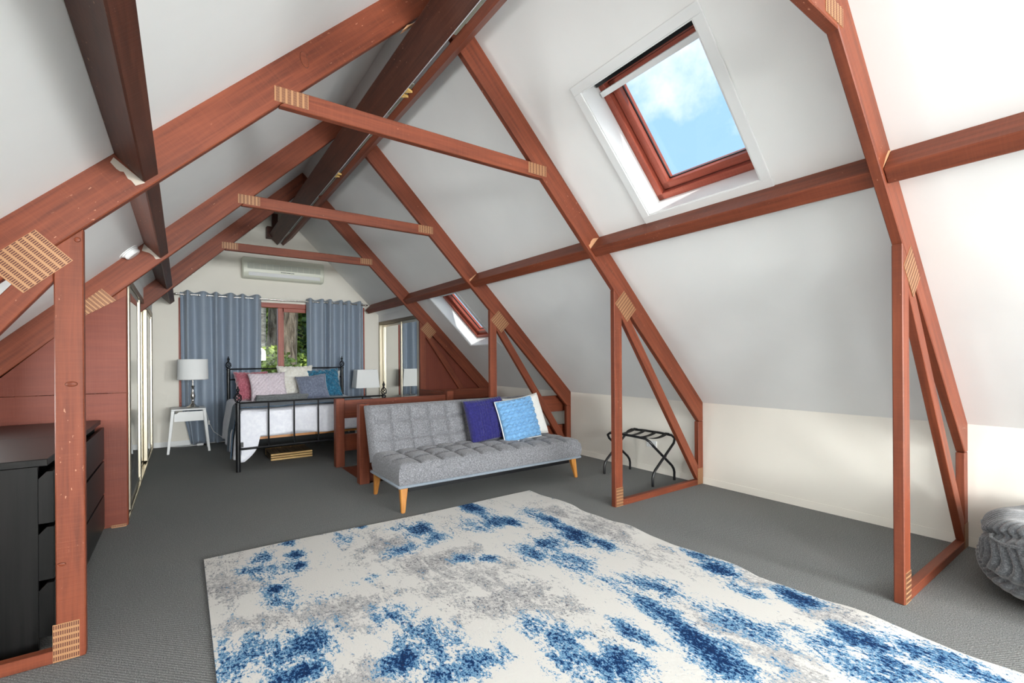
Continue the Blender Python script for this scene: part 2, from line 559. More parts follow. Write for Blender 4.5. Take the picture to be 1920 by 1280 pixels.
def gable(y0, y1, hole):
    m = MB()
    xa, xb, za, zb = hole
    top = lambda x: zc(x) + 0.12
    m.prism([(XL, -0.1), (xa, -0.1), (xa, top(xa)), (XL, top(XL))], y0, y1)
    m.prism([(xb, -0.1), (XR, -0.1), (XR, top(XR)), (xb, top(xb))], y0, y1)
    m.prism([(xa, -0.1), (xb, -0.1), (xb, za), (xa, za)], y0, y1)
    m.prism([(xa, zb), (xb, zb), (xb, top(xb)), (XC, top(XC)), (xa, top(xa))], y0, y1)
    return m


struct('wall_back', gable(YB, YB + 0.14, WIN), WALL, 'cream gable wall behind the bed')
struct('wall_front', gable(YF - 0.14, YF, (0.0, 2.55, 0.8, 2.0)), WALL)  # its hole is added for the gable fill lamp
struct('baseboard_right', MB().prism([(XR - 0.012, 0), (XR, 0), (XR, 0.06), (XR - 0.006, 0.06)], YF, 6.39, 'y'), WALL)
struct('baseboard_back', MB().box((-0.33, YB - 0.014, 0), (2.86, YB, 0.07)), WHITE)
struct('baseboard_left', MB().box((XL, YF, 0), (XL + 0.014, 4.5, 0.065)), WHITE)

# well of the staircase
sw = MB()
x0, x1, y0, y1 = HOLE
sw.box((x0 - 0.02, y0 - 0.05, -2.6), (x1 + 1.2, y0, -0.0))
sw.box((x0 - 0.02, y1, -2.6), (x1 + 1.2, y1 + 0.03, -0.002))
sw.box((x0 - 0.05, y0, -2.6), (x0 - 0.005, y1, -0.2))
sw.box((x1 + 1.2, y0, -2.6), (x1 + 1.25, y1, -0.2))
struct('wall_stairwell', sw, REDPANEL)
st = thing('staircase', 'grey carpeted stairs going down behind the sofa', 'stairs', (x0, y0, 0))
for i in range(6):
    obj('tread', MB().box((x0 + i * 0.24, y0 + 0.001, -0.19 * (i + 1) - 0.19), (x0 + i * 0.24 + 0.26, y1 - 0.001, -0.19 * (i + 1))), CARPET, st)

# ------------------------------------------------------------------ nail plates
def nail_plate(parent, c, U, V, w, h, bands, slots, y):
    """c centre (x,z); bands run along U (length w) and stack along V (height h); y = front face of the timber"""
    U = Vector((U[0], 0, U[1])).normalized(); V = Vector((V[0], 0, V[1])).normalized(); N = Vector((0, -1, 0))
    Mx = Matrix((U, V, N)).transposed().to_4x4(); Mx.translation = Vector((c[0], y, c[1]))
    m = MB()
    m.box((-w / 2, -h / 2, 0.0), (w / 2, h / 2, 0.0022), M=Mx)
    p = h / bands; q = w / slots
    for i in range(bands):
        for j in range(slots):
            cx = -w / 2 + (j + 0.5) * q; cy = -h / 2 + (i + 0.5) * p + p * 0.06
            sx, sy = q * 0.30, p * 0.32
            m.add([Mx @ Vector(v) for v in ((cx - sx, cy - sy, 0.0026), (cx + sx, cy - sy, 0.0026), (cx + sx * 1.2, cy + sy, 0.0026), (cx - sx * 0.8, cy + sy, 0.0026))],
                  [(0, 1, 2, 3)], mi=1)
    return obj('nail_plate', m, [PLATE, SLOT], parent)


# ------------------------------------------------------------------ roof trusses
RL, RU = 3.371, 3.613        # intercepts of the rafters' lower and upper edges
TT = 0.045
TY = [0.751, 2.608, 4.479, 6.397]


def truss(y, label, left_leg=True, plates=True, right_leg=True):
    t = thing('roof_truss', label, 'roof truss', (XC, y, 0))
    for sgn in (1, -1):
        cx = XC if sgn == 1 else XC - 0.004
        X = lambda d: cx + sgn * d
        dR = 2.83
        P = lambda pts: [(X(d), z) for d, z in pts]
        sl = (sgn, 0, -1)
        raf = P([(0.0, RL), (0.0, RU), (dR, RU - dR), (dR, 0.604), (RL - 0.604, 0.604)])
        if not left_leg and sgn == -1:
            raf = P([(0.0, RL), (0.0, RU), (1.95, RU - 1.95), (1.95, RL - 1.95)])
        obj('rafter', MB().prism(raf, y, y + TT, gdir=sl), RED, t, bevel=0.004)
        pl = plates
        if pl:
            nail_plate(t, (X(0.8115 if sgn == 1 else 0.797), 2.567), (0, 1), (1, 0), 0.076, 0.161, 6, 11, y)
        if (sgn == -1 and not left_leg): continue
        if (sgn == 1 and not right_leg): continue
        po, pi = 1.598, 1.688
        obj('post', MB().prism(P([(po, 0), (pi, 0), (pi, RL - pi - 0.002), (po, RL - po - 0.002)]), y, y + TT, gdir=(0, 0, 1)), RED, t, bevel=0.004)
        bx = lambda x: x - XC
        obj('brace', MB().prism(P([(bx(2.958), 1.544), (bx(2.958), 1.679), (bx(2.986), 1.650), (bx(4.018), 0.182), (bx(4.018), 0.053), (bx(4.006), 0.053)]),
                                y + 0.002, y + TT - 0.002, gdir=(sgn * 0.574, 0, -0.819)), RED, t, bevel=0.003)
        obj('bottom_chord', MB().prism(P([(pi + 0.001, 0), (2.83, 0), (2.83, 0.05), (pi + 0.001, 0.05)]), y, y + TT, gdir=(1, 0, 0)), RED, t, bevel=0.003)
        obj('stub_post', MB().prism(P([(bx(4.022), 0.052), (dR, 0.052), (dR, 0.602), (bx(4.022), 0.602)]), y + 0.001, y + TT - 0.001, gdir=(0, 0, 1)), RED, t, bevel=0.003)
        if pl:
            # the gusset plate over post, brace and rafter, its bands square to the rafter
            nail_plate(t, (X(1.734 if sgn == 1 else 1.757), 1.643 if sgn == 1 else 1.617), (sgn, 1), (-sgn, 1), 0.156, 0.205, 8, 20, y)
            nail_plate(t, (X(1.648 if sgn == 1 else 1.657), 0.079), (1, 0), (0, 1), 0.080, 0.152, 6, 12, y)
            nail_plate(t, (X(2.779), 0.079), (0, 1), (1, 0), 0.152, 0.082, 5, 16, y)
    obj('collar_tie', MB().prism([(XC - 0.860, 2.512), (XC + 0.858, 2.512), (XC + 0.760, 2.610), (XC - 0.762, 2.610)], y, y + TT, gdir=(1, 0, 0)), RED, t, bevel=0.004)
    return t


TR = [truss(TY[0], 'nearest red-brown roof truss at the right edge, grey bean bag beside its foot'),
      truss(TY[1], 'red-brown roof truss between blue rug and grey sofa, luggage rack behind its right leg'),
      truss(TY[2], 'red-brown roof truss rising behind the grey sofa and above the black dressers'),
      truss(TY[3], 'farthest red-brown roof truss, just in front of the bed', left_leg=False)]

# purlins, square to the slope, in lengths cut between the trusses
SEG = [(-1.10, TY[0]), (TY[0] + TT, TY[1]), (TY[1] + TT, TY[2]), (TY[2] + TT, TY[3]), (TY[3] + TT, 8.08)]
pr = thing('purlin', 'long red-brown purlin along the right roof slope, just under the large skylight', 'purlin', (2.70, 2.6, 2.17))
pR = [(2.702, 2.1765), (2.601, 2.068), (2.660, 2.010), (2.768, 2.1105)]
for a, b in SEG:
    obj('purlin_length', MB().prism(pR, a, b, gdir=(0, 1, 0)), RED, pr, bevel=0.005)
pL = [(-0.235, 2.106), (-0.133, 2.003), (-0.080, 2.054), (-0.182, 2.159)]
pl_ = thing('purlin', 'heavy dark brown purlin along the left roof slope, above the black dressers', 'purlin', (-0.16, 2.6, 2.08))
for a, b in SEG:
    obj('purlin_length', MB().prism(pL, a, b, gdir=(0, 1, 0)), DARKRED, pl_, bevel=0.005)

# putty and bare wood where the purlins meet the rafters, and knots in the timber
PUTTY = plain('grey_putty', srgb(186, 176, 164), 0.8, bump=0.3, bscale=60)
for i, nm, mt, pts in (
        (1, 'putty_patch', PUTTY, [(-0.235, 2.090), (-0.129, 2.003), (-0.162, 1.984), (-0.176, 2.003), (-0.188, 2.009), (-0.202, 2.036), (-0.214, 2.035), (-0.226, 2.043), (-0.246, 2.067)]),
        (2, 'putty_patch', PUTTY, [(-0.231, 2.104), (-0.129, 2.006), (-0.161, 1.994), (-0.176, 2.02), (-0.2, 2.038), (-0.244, 2.049)]),
        (1, 'bare_wood_patch', RAW, [(2.690, 2.166), (2.601, 2.069), (2.584, 2.092), (2.598, 2.106), (2.606, 2.128), (2.631, 2.152)]),
        (0, 'bare_wood_patch', RAW, [(2.705, 2.179), (2.601, 2.071), (2.618, 2.098), (2.641, 2.135), (2.672, 2.168)]),
        (2, 'bare_wood_patch', RAW, [(2.695, 2.163), (2.603, 2.072), (2.598, 2.094), (2.632, 2.120), (2.671, 2.154)])):
    obj(nm, MB().prism(pts, TY[i] - 0.0012, TY[i] + 0.0005), mt, TR[i])
for i, kx, kz, ra, rb, ka in ((1, 0.530, 2.785, 0.042, 0.020, 1.85), (1, -0.372, 1.126, 0.020, 0.011, 0), (1, -0.351, 1.722, 0.011, 0.011, 0), (1, -0.405, 0.394, 0.014, 0.008, 0), (2, 0.62, 3.0, 0.03, 0.02, 0.9)):
    m = MB(); y = TY[i]
    def el(r, q): return (kx + (ra * math.cos(ka) * math.cos(q) - rb * math.sin(ka) * math.sin(q)) * r, kz + (ra * math.sin(ka) * math.cos(q) + rb * math.cos(ka) * math.sin(q)) * r)
    n = 18
    rings = [(1.0, 0.0), (0.93, 0.0015), (0.76, 0.0), (0.5, 0.0012), (0.05, 0.0016)]
    vs = [(el(r, 2 * PI * j / n)[0], y - 0.0004 - h, el(r, 2 * PI * j / n)[1]) for r, h in rings for j in range(n)]
    for a in range(len(rings) - 1):
        for j in range(n):
            pass
    m.add(vs, [(a * n + j, a * n + (j + 1) % n, (a + 1) * n + (j + 1) % n, (a + 1) * n + j) for a in range(len(rings) - 1) for j in range(n)],
          gdir=(1, 0, 0))
    for f in range(n): m.mi[f] = 1
    obj('knot', m, [RED, DARKRED], TR[i], smooth=True)

# ridge: two boards square to the slopes with a white strip and filler boards between
rg = thing('ridge_beam', 'dark brown double ridge beam with white strip, running to the far gable', 'beam', (XC, 2.6, 3.1))
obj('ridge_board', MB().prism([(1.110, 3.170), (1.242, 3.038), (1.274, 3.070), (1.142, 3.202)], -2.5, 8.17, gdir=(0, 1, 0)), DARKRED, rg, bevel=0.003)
obj('ridge_board', MB().prism([(1.457, 3.170), (1.325, 3.038), (1.293, 3.070), (1.425, 3.202)], -2.5, 8.17, gdir=(0, 1, 0)), RED, rg, bevel=0.003)
obj('white_strip', MB().prism([(1.2445, 3.0365), (1.2585, 3.0500), (1.2575, 3.0515), (1.2435, 3.038)], -2.4, 8.17), STRIPWHITE, rg)
for a, b in ((-2.4, 1.2), (1.3, 2.36), (2.95, 3.42), (3.5, 4.15), (4.95, 5.55), (5.65, 6.0), (6.5, 7.4)):
    obj('filler_board', MB().box((1.2765, a, 3.074), (1.2925, b, 3.086)), GREYBOARD, rg)
for y in (2.98, 4.72, 6.08):
    for k in (0, 1):
        obj('wedge', MB().prism([(1.258, y + k * 0.07), (1.300, y + 0.02 + k * 0.07), (1.258, y + 0.05 + k * 0.07)], 3.045, 3.06, 'z'), WEDGE, rg)
obj('packing_block', MB().prism([(1.07, 3.155), (1.115, 3.2), (1.15, 3.235), (1.1, 3.2)], 2.61, 2.65), RAW, rg)
obj('hanger_block', MB().box((1.08, 8.06, 3.12), (1.22, 8.19, 3.29)), DARKRED, rg)
obj('hanger_post', MB().box((1.16, 8.10, 3.29), (1.24, 8.19, 3.51)), DARKRED, rg)

# ------------------------------------------------------------------ windows
def rot_slope(x, y):
    """frame on the right roof slope: local x runs down the slope, local y along the room, local z up out of the roof"""
    s = 1 / math.sqrt(2)
    Mx = Matrix(((s, 0, s, x), (0, 1, 0, y), (-s, 0, s, zc(x)), (0, 0, 0, 1)))
    return Mx


def skylight(name, op, label, blind=True):
    x0, x1, y0, y1 = op
    L = (x1 - x0) * math.sqrt(2); Wd = y1 - y0
    Mx = rot_slope(x0, y0)
    w = bpy.data.objects.new(name, None); COL.objects.link(w); w.location = (x0, y0, zc(x0)); w['kind'] = 'structure'; w['label'] = label
    ar = MB(); a = 0.055
    ar.box((-a, -a, -0.012), (0, Wd + a, 0.0), M=Mx); ar.box((L, -a, -0.012), (L + a, Wd + a, 0.0), M=Mx)
    ar.box((0, -a, -0.012), (L, 0, 0.0), M=Mx); ar.box((0, Wd, -0.012), (L, Wd + a, 0.0), M=Mx)
    obj('architrave', ar, WHITE, w, bevel=0.002)
    rv = MB(); t = 0.008; d = 0.19
    # reveal boards: head, foot and two cheeks, the foot splayed
    rv.box((0, 0, -0.006), (t, Wd, d), M=Mx); rv.box((L - t, 0, -0.006), (L, Wd, d), M=Mx)
    rv.box((0, 0, -0.006), (L, t, d), M=Mx); rv.box((0, Wd - t, -0.006), (L, Wd, d), M=Mx)
    obj('reveal', rv, WHITE, w)
    fr = MB(); f = 0.045; z0, z1 = 0.150, 0.25
    i0 = t
    for (A, B) in (((i0, i0), (i0 + f, Wd - i0)), ((L - i0 - f, i0), (L - i0, Wd - i0)), ((i0, i0), (L - i0, i0 + f)), ((i0, Wd - i0 - f), (L - i0, Wd - i0))):
        fr.box((A[0], A[1], z0), (B[0], B[1], z1), M=Mx, gdir=(1, 0, 0) if (B[0] - A[0]) > (B[1] - A[1]) else (0, 1, 0))
    obj('frame', fr, WINRED, w, bevel=0.003)
    sa = MB(); f2 = 0.05; i1 = i0 + f + 0.006
    for (A, B) in (((i1, i1), (i1 + f2, Wd - i1)), ((L - i1 - f2, i1), (L - i1, Wd - i1)), ((i1, i1), (L - i1, i1 + f2)), ((i1, Wd - i1 - f2), (L - i1, Wd - i1))):
        sa.box((A[0], A[1], 0.185), (B[0], B[1], 0.27), M=Mx, gdir=(1, 0, 0) if (B[0] - A[0]) > (B[1] - A[1]) else (0, 1, 0))
    so = obj('sash', sa, WINRED, w, bevel=0.003)
    obj('pane', MB().box((i1 + f2, i1 + f2, 0.235), (L - i1 - f2, Wd - i1 - f2, 0.241), M=Mx), GLASS, so)
    gk = MB(); q = i1 + f2
    gk.box((q, q, 0.223), (q + 0.006, Wd - q, 0.234), M=Mx); gk.box((L - q - 0.006, q, 0.223), (L - q, Wd - q, 0.234), M=Mx)
    gk.box((q, q, 0.223), (L - q, q + 0.006, 0.234), M=Mx); gk.box((q, Wd - q - 0.006, 0.223), (L - q, Wd - q, 0.234), M=Mx)
    obj('gasket', gk, BLACK, so)
    if blind:
        bl = MB(); bl.box((i0 + 0.07, i0 + 0.012, 0.12), (i0 + 0.105, Wd - i0 - 0.012, 0.145), M=Mx)
        obj('blind_bar', bl, WHITE, w, bevel=0.003)
        bk = MB(); bk.box((i0 + 0.002, i0 + 0.01, 0.12), (i0 + 0.035, Wd - i0 - 0.01, 0.149), M=Mx)
        obj('blind_box', bk, BLACK, w)
    return w


skylight('window_2', SKY1, 'large red framed skylight with white reveal above the right purlin')
skylight('window_3', SKY2, 'small red framed skylight with white reveal below the purlin near the bed')
# unseen frames added for the fill lamps: both roof windows and the gable window
w4 = MB()
s_ = 1 / math.sqrt(2)
xa, xb, ya, yb = SKYL
for A, B, C, D in ((xa, xb, ya, ya + 0.05), (xa, xb, yb - 0.05, yb), (xa, xa + 0.04, ya, yb), (xb - 0.04, xb, ya, yb)):
    w4.prism([(A, zc(A) + 0.08), (B, zc(B) + 0.08), (B, zc(B) + 0.18), (A, zc(A) + 0.18)], C, D)
xa, xb, ya, yb = SKYR
for A, B, C, D in ((xa, xb, ya, ya + 0.05), (xa, xb, yb - 0.05, yb), (xa, xa + 0.04, ya, yb), (xb - 0.04, xb, ya, yb)):
    w4.prism([(A, zc(A) + 0.08), (B, zc(B) + 0.08), (B, zc(B) + 0.18), (A, zc(A) + 0.18)], C, D)
struct('added_window_4', w4, WINRED)
w5 = MB()
for A, B in (((0, 0.8), (2.55, 0.86)), ((0, 1.94), (2.55, 2.0)), ((0, 0.8), (0.06, 2.0)), ((2.49, 0.8), (2.55, 2.0)), ((1.24, 0.8), (1.31, 2.0))):
    w5.box((A[0], YF - 0.1, A[1]), (B[0], YF - 0.04, B[1]))
w6 = MB()
xa, xb, ya, yb = SKYM
for A, B, C, D in ((xa, xb, ya, ya + 0.05), (xa, xb, yb - 0.05, yb), (xa, xa + 0.04, ya, yb), (xb - 0.04, xb, ya, yb)):
    w6.prism([(A, zc(A) + 0.08), (B, zc(B) + 0.08), (B, zc(B) + 0.18), (A, zc(A) + 0.18)], C, D)
struct('added_window_6', w6, WINRED)  # unseen frame added around the low left fill lamp's opening
struct('sun_block_sheet', MB().prism([(xa, zc(xa) + 0.03), (xb, zc(xb) + 0.03), (xb, zc(xb) + 0.04), (xa, zc(xa) + 0.04)], ya, yb), WHITE)  # added unseen sheet that keeps the sun out of the low left opening
struct('added_window_5', w5, WINRED)  # unseen frame added for the gable fill lamp

# bedroom window
w1 = bpy.data.objects.new('window_1', None); COL.objects.link(w1); w1.location = (1.29, YB, 0.56)
w1['kind'] = 'structure'; w1['label'] = 'wide red-brown framed bedroom window behind the curtains'
fx0, fx1, fz0, fz1 = WIN
yw0, yw1 = YB - 0.012, YB + 0.10
obj('head', MB().box((fx0, yw0, fz1 - 0.075), (fx1, yw1, fz1), gdir=(1, 0, 0)), WINRED, w1, bevel=0.004)
obj('sill', MB().box((fx0, yw0 - 0.01, fz0), (fx1, yw1, fz0 + 0.05), gdir=(1, 0, 0)), WINRED, w1, bevel=0.004)
for a in (fx0, fx1 - 0.055):
    obj('jamb', MB().box((a, yw0, fz0 + 0.05), (a + 0.055, yw1, fz1 - 0.075), gdir=(0, 0, 1)), WINRED, w1, bevel=0.004)
for a in (1.245, 0.30, 1.95):
    obj('mullion', MB().box((a, YB + 0.002, fz0 + 0.05), (a + 0.075, yw1 - 0.01, fz1 - 0.075), gdir=(0, 0, 1)), WINRED, w1, bevel=0.004)
def pane(x0, x1, y, z0, z1, par):
    # panes turned slightly, added so the right fill lamp's reflection stays out of view
    d = (x1 - x0) * 0.035
    obj('pane', MB().prism([(x0, y - d / 2), (x1, y + d / 2), (x1, y + d / 2 + 0.004), (x0, y - d / 2 + 0.004)], z0, z1, 'z'), GLASS, par)
pane(fx0 + 0.05, 0.305, YB + 0.05, fz0 + 0.05, fz1 - 0.075, w1)
pane(0.375, 1.25, YB + 0.05, fz0 + 0.05, fz1 - 0.075, w1)
sash = MB()
for A, B in (((1.32, fz0 + 0.05), (1.95, fz0 + 0.10)), ((1.32, 1.985), (1.95, fz1 - 0.075)), ((1.32, fz0 + 0.05), (1.335, fz1 - 0.075)), ((1.91, fz0 + 0.05), (1.95, fz1 - 0.075))):
    sash.box((A[0], YB + 0.02, A[1]), (B[0], YB + 0.06, B[1]), gdir=(1, 0, 0))
so = obj('sash', sash, WINRED, w1, bevel=0.002)
pane(1.325, 1.92, YB + 0.04, fz0 + 0.08, 2.0, so)
pane(2.025, fx1 - 0.05, YB + 0.05, fz0 + 0.05, fz1 - 0.075, w1)

# ------------------------------------------------------------------ wardrobes behind the knee posts
def wardrobe(label, xf, y0, y1, doors, sgn, ztop=1.88):
    """sgn = +1 : the room lies at larger x"""
    t = thing('sliding_wardrobe', label, 'wardrobe', (xf, (y0 + y1) / 2, 0))
    B = lambda a, b: (min(a, b), max(a, b))
    def bx(m, d0, d1, ya, yb, za, zb, **k):
        xa, xb = B(xf - sgn * d0, xf - sgn * d1)
        return m.box((xa, ya, za), (xb, yb, zb), **k)
    obj('top_track', bx(MB(), 0.0, 0.10, y0, y1, ztop - 0.05, ztop), BRONZE, t, bevel=0.003)
    m = MB(); bx(m, 0.0, 0.10, y0, y1, 0.0, 0.012); bx(m, 0.0, 0.008, y0, y1, 0.012, 0.03); bx(m, 0.045, 0.052, y0, y1, 0.012, 0.03)
    obj('bottom_track', m, ALU, t)
    for a in (y0, y1 - 0.03):
        obj('jamb', bx(MB(), 0.0, 0.10, a, a + 0.03, 0.013, ztop - 0.05), ALU, t, bevel=0.003)
    if sgn > 0:
        obj('gap_shade_sheet', bx(MB(), 0.16, 0.18, y0, y0 + 0.45, 0.02, 1.70), DARKIN, t)  # added dark sheet: the shade inside the open gap, put into colour
    for ya, yb, tr in doors:
        d0 = 0.012 + tr * 0.045
        d = MB(); bx(d, d0 + 0.008, d0 + 0.024, ya + 0.02, yb - 0.02, 0.07, ztop - 0.085)
        dr = obj('door', d, DARKIN, t)
        for a in (ya, yb - 0.045):
            mm = MB(); bx(mm, d0 - 0.010, d0 + 0.032, a, a + 0.045, 0.032, ztop - 0.052)
            obj('stile', mm, ALU, dr, bevel=0.006)
        for a, b in ((0.032, 0.08), (ztop - 0.095, ztop - 0.052)):
            mm = MB(); bx(mm, d0 + 0.002, d0 + 0.03, ya + 0.035, yb - 0.035, a, b)
            obj('rail', mm, ALU, dr, bevel=0.003)
        mm = MB(); bx(mm, d0 + 0.004, d0 + 0.008, ya + 0.03, yb - 0.03, 0.075, ztop - 0.09)
        obj('mirror', mm, MIRROR, dr)
    return t


wardrobe('long wardrobe with sliding mirror doors along the left, beside the white nightstand', -0.335, 4.54, 8.17,
         [(4.78, 5.95, 0), (5.90, 7.05, 1), (7.00, 8.14, 0)], 1)
wardrobe('wardrobe with two sliding mirror doors on the right, beside the far lamp', 2.872, 6.46, 8.17,
         [(6.49, 7.20, 0), (7.13, 8.14, 1)], -1)
struct('trim_1', MB().box((-0.44, 4.54, 1.881), (-0.338, YB, zc(-0.34) + 0.02)), CEIL)
struct('trim_2', MB().box((2.875, 6.45, 1.881), (2.97, YB, zc(2.875) + 0.02)), CEIL)

# red boards closing the ends of the wardrobes
t = thing('partition_panel', 'red-brown board partition closing the left wardrobe end, behind the black dressers', 'panel', (-0.9, 4.472, 0))
obj('lower_board', MB().box((-1.55, 4.463, 0.02), (-0.338, 4.477, 0.983), gdir=(1, 0, 0)), REDPANEL, t, bevel=0.001)
obj('upper_board', MB().prism([(-1.10, 0.986), (-0.338, 0.986), (-0.338, 1.700), (-0.562, 1.545), (-0.720, 1.385)], 4.463, 4.477, gdir=(1, 0, 0)), REDPANEL, t, bevel=0.001)
nail_plate(t, (-0.385, 0.010), (1, 0), (0, 1), 0.085, 0.02, 1, 12, 4.462)
t = thing('partition_panel', 'red-brown board partition closing the right wardrobe end, under the far skylight', 'panel', (3.45, 6.45, 0))
obj('board', MB().prism([(2.872, 0.001), (4.09, 0.001), (4.09, 0.55), (2.872, 1.765)], 6.444, 6.456, gdir=(0, 0, 1)), REDPANEL, t)
obj('ledge_plank', MB().box((2.96, 6.36, 0.60), (4.09, 6.395, 0.752), gdir=(1, 0, 0)), RED, t, bevel=0.003)

# ------------------------------------------------------------------ stair balustrade
bs = thing('stair_balustrade', 'red-brown plank balustrade around the stairs behind the sofa', 'balustrade', (1.45, 5.0, 0))
def newel(x, y, z0, z1, w=0.095):
    return obj('newel_post', MB().box((x, y, z0), (x + w, y + w, z1), gdir=(0, 0, 1)), RED, bs, bevel=0.004)
newel(1.401, 4.545, 0.0, 0.782); newel(1.408, 5.425, 0.0, 0.775); newel(2.795, 5.41, 0.0, 0.800, 0.10)
for a, b in ((0.545, 0.752), (0.172, 0.362)):
    obj('plank', MB().box((1.50, 5.455, a), (2.80, 5.49, b), gdir=(1, 0, 0)), RED, bs, bevel=0.003)
for a, b in ((0.530, 0.735), (0.130, 0.355)):
    obj('plank', MB().box((1.495, 4.585, a), (4.095, 4.62, b), gdir=(1, 0, 0)), RED, bs, bevel=0.003)
obj('plank', MB().box((2.835, 5.51, 0.60), (2.87, 6.35, 0.775), gdir=(0, 1, 0)), RED, bs, bevel=0.003)

obj('added_red_board', MB().box((1.462, 4.622, -0.03), (1.80, 5.418, -0.004), gdir=(0, 1, 0)), RED, bs)  # red board added where light reaches, standing in for the unlit far stringer

# ------------------------------------------------------------------ rug
RB = [(0.57,3.37,0.05,0.10,0.90),(0.39,3.20,0.07,0.09,0.80),(0.57,3.14,0.07,0.08,1.00),(0.56,2.97,0.06,0.06,0.90),(0.45,2.99,0.20,0.16,0.55),(0.40,2.73,0.07,0.06,1.00),(0.43,2.59,0.12,0.14,0.50),(0.32,3.06,0.08,0.09,0.75),(0.88,3.24,0.10,0.14,0.55),(1.04,3.38,0.04,0.05,1.00),(1.37,3.06,0.12,0.16,0.85),(1.39,2.86,0.10,0.12,0.80),(1.27,3.19,0.12,0.12,0.50),(1.91,3.24,0.08,0.20,1.00),(1.89,2.91,0.10,0.16,1.00),(1.97,2.81,0.10,0.10,0.90),(1.77,2.92,0.12,0.20,0.65),(1.13,2.81,0.14,0.08,0.70),(1.37,2.48,0.08,0.08,0.80),(1.50,2.39,0.07,0.07,0.85),(2.23,2.71,0.07,0.12,1.00),(2.22,2.87,0.10,0.16,0.60),(2.20,2.40,0.08,0.24,1.00),(1.94,2.33,0.12,0.16,0.75),(1.86,2.06,0.12,0.20,0.70),(1.77,2.29,0.12,0.18,0.60),(0.12,2.19,0.22,0.22,0.60),(0.33,2.09,0.12,0.10,0.90),(0.42,2.11,0.14,0.12,0.95),(0.28,2.17,0.30,0.12,0.55),(0.36,1.95,0.12,0.08,1.00),(0.71,1.78,0.10,0.10,1.00),(0.82,1.76,0.16,0.16,0.65),(0.81,2.14,0.12,0.12,0.60),(0.85,1.93,0.12,0.08,0.60),(0.93,1.59,0.16,0.10,0.85),(0.83,1.61,0.16,0.10,0.75),(1.29,1.67,0.10,0.10,0.70),(1.33,1.52,0.12,0.12,0.75),(2.14,2.31,0.07,0.20,0.95),(2.22,2.16,0.07,0.20,0.85),(1.88,2.04,0.10,0.20,0.75),(2.48,1.49,0.08,0.13,1.00),(2.55,1.66,0.06,0.16,0.85),(2.01,1.64,0.07,0.14,0.80),(2.04,1.53,0.09,0.12,0.80),(1.86,1.43,0.07,0.18,0.80),(1.82,1.32,0.06,0.20,0.90),(1.79,1.19,0.07,0.20,0.95),(1.77,1.10,0.12,0.15,1.05),(1.74,1.02,0.10,0.14,0.95),(2.06,1.16,0.09,0.20,0.75),(2.06,1.06,0.10,0.18,0.70),(2.50,1.09,0.09,0.12,1.00),(2.37,1.27,0.09,0.14,0.60),(1.61,1.39,0.06,0.16,0.75),(1.25,1.37,0.10,0.16,0.75),(1.39,1.26,0.14,0.12,0.95),(2.19,0.83,0.12,0.14,0.65),(2.35,0.75,0.09,0.16,0.90),(2.13,0.71,0.10,0.16,0.65),(2.45,0.62,0.08,0.14,0.80),(2.46,0.49,0.10,0.16,0.85),(2.23,0.61,0.10,0.14,0.70),(1.86,0.91,0.10,0.10,0.45),(1.86,1.72,0.06,0.20,0.60),(0.61,2.49,0.10,0.05,0.50),(0.82,2.55,0.12,0.05,0.45)]
RG = [(0.20,2.93,0.20,0.20,0.80),(0.63,2.35,0.20,0.20,0.80),(0.62,2.16,0.20,0.12,0.70),(1.05,2.92,0.20,0.30,0.70),(1.26,2.52,0.25,0.20,0.90),(1.31,2.27,0.30,0.20,0.90),(1.34,1.90,0.30,0.15,0.60),(1.47,1.69,0.20,0.20,0.40),(1.92,0.92,0.20,0.20,0.90),(1.98,1.10,0.15,0.30,0.70),(2.46,2.41,0.20,0.30,0.80),(2.42,2.72,0.15,0.20,0.70),(2.52,1.35,0.15,0.20,0.70),(2.33,1.69,0.20,0.30,0.60),(0.27,2.44,0.30,0.10,0.60),(0.60,1.78,0.25,0.12,0.80),(0.78,3.45,0.15,0.20,0.50),(2.44,0.93,0.12,0.20,0.70)]
rgt = thing('area_rug', 'large abstract blue, grey and ivory rug on the grey carpet', 'rug', (1.35, 1.7, 0))
def rug_pt(u, v, z):
    x = 0.10 + 2.49 * u; y = 0.06 + 3.33 * v
    e = min(u, 1 - u)
    wob = 0.010 * math.sin(y * 9.0) * max(0, 1 - (1 - u) / 0.05) + 0.004 * math.sin(y * 23)* max(0, 1 - (1 - u) / 0.05)
    lift = 0.010 * max(0, math.sin(y * 9.0 + 0.6)) * max(0, 1 - (1 - u) / 0.08)
    y += (0.012 * math.sin(x * 3.1) - 0.012 * u) * max(0, 1 - (1 - v) / 0.1)
    return (x + wob, y, z + lift)
m = MB()
m.grid(lambda u, v: rug_pt(u, v, 0.012), 125, 165)
rp_ = obj('pile', m, RUG, rgt, smooth=True)
pv = np.array(m.v)
for nm, L in (('blue', RB), ('grey', RG)):
    f = np.zeros(len(pv))
    for bx_, by_, sx_, sy_, st_ in L:
        f = np.maximum(f, st_ * np.exp(-0.8 * (((pv[:, 0] - bx_) / sx_) ** 2 + ((pv[:, 1] - by_) / sy_) ** 2)))
    at_ = rp_.data.attributes.new(nm, 'FLOAT', 'POINT'); at_.data.foreach_set('value', f.astype(np.float32))
m = MB()
def edge(fn, n):
    pts = [fn(i / n) for i in range(n + 1)]
    m.grid(lambda a, b: (pts[round(a * n)][0], pts[round(a * n)][1], 0.0005 + (pts[round(a * n)][2] - 0.0005) * b), n, 1)
edge(lambda s: rug_pt(0, s, 0.012), 80); edge(lambda s: rug_pt(1, s, 0.012), 80); edge(lambda s: rug_pt(s, 0, 0.012), 60); edge(lambda s: rug_pt(s, 1, 0.012), 60)
obj('binding', m, RUGEDGE, rgt)

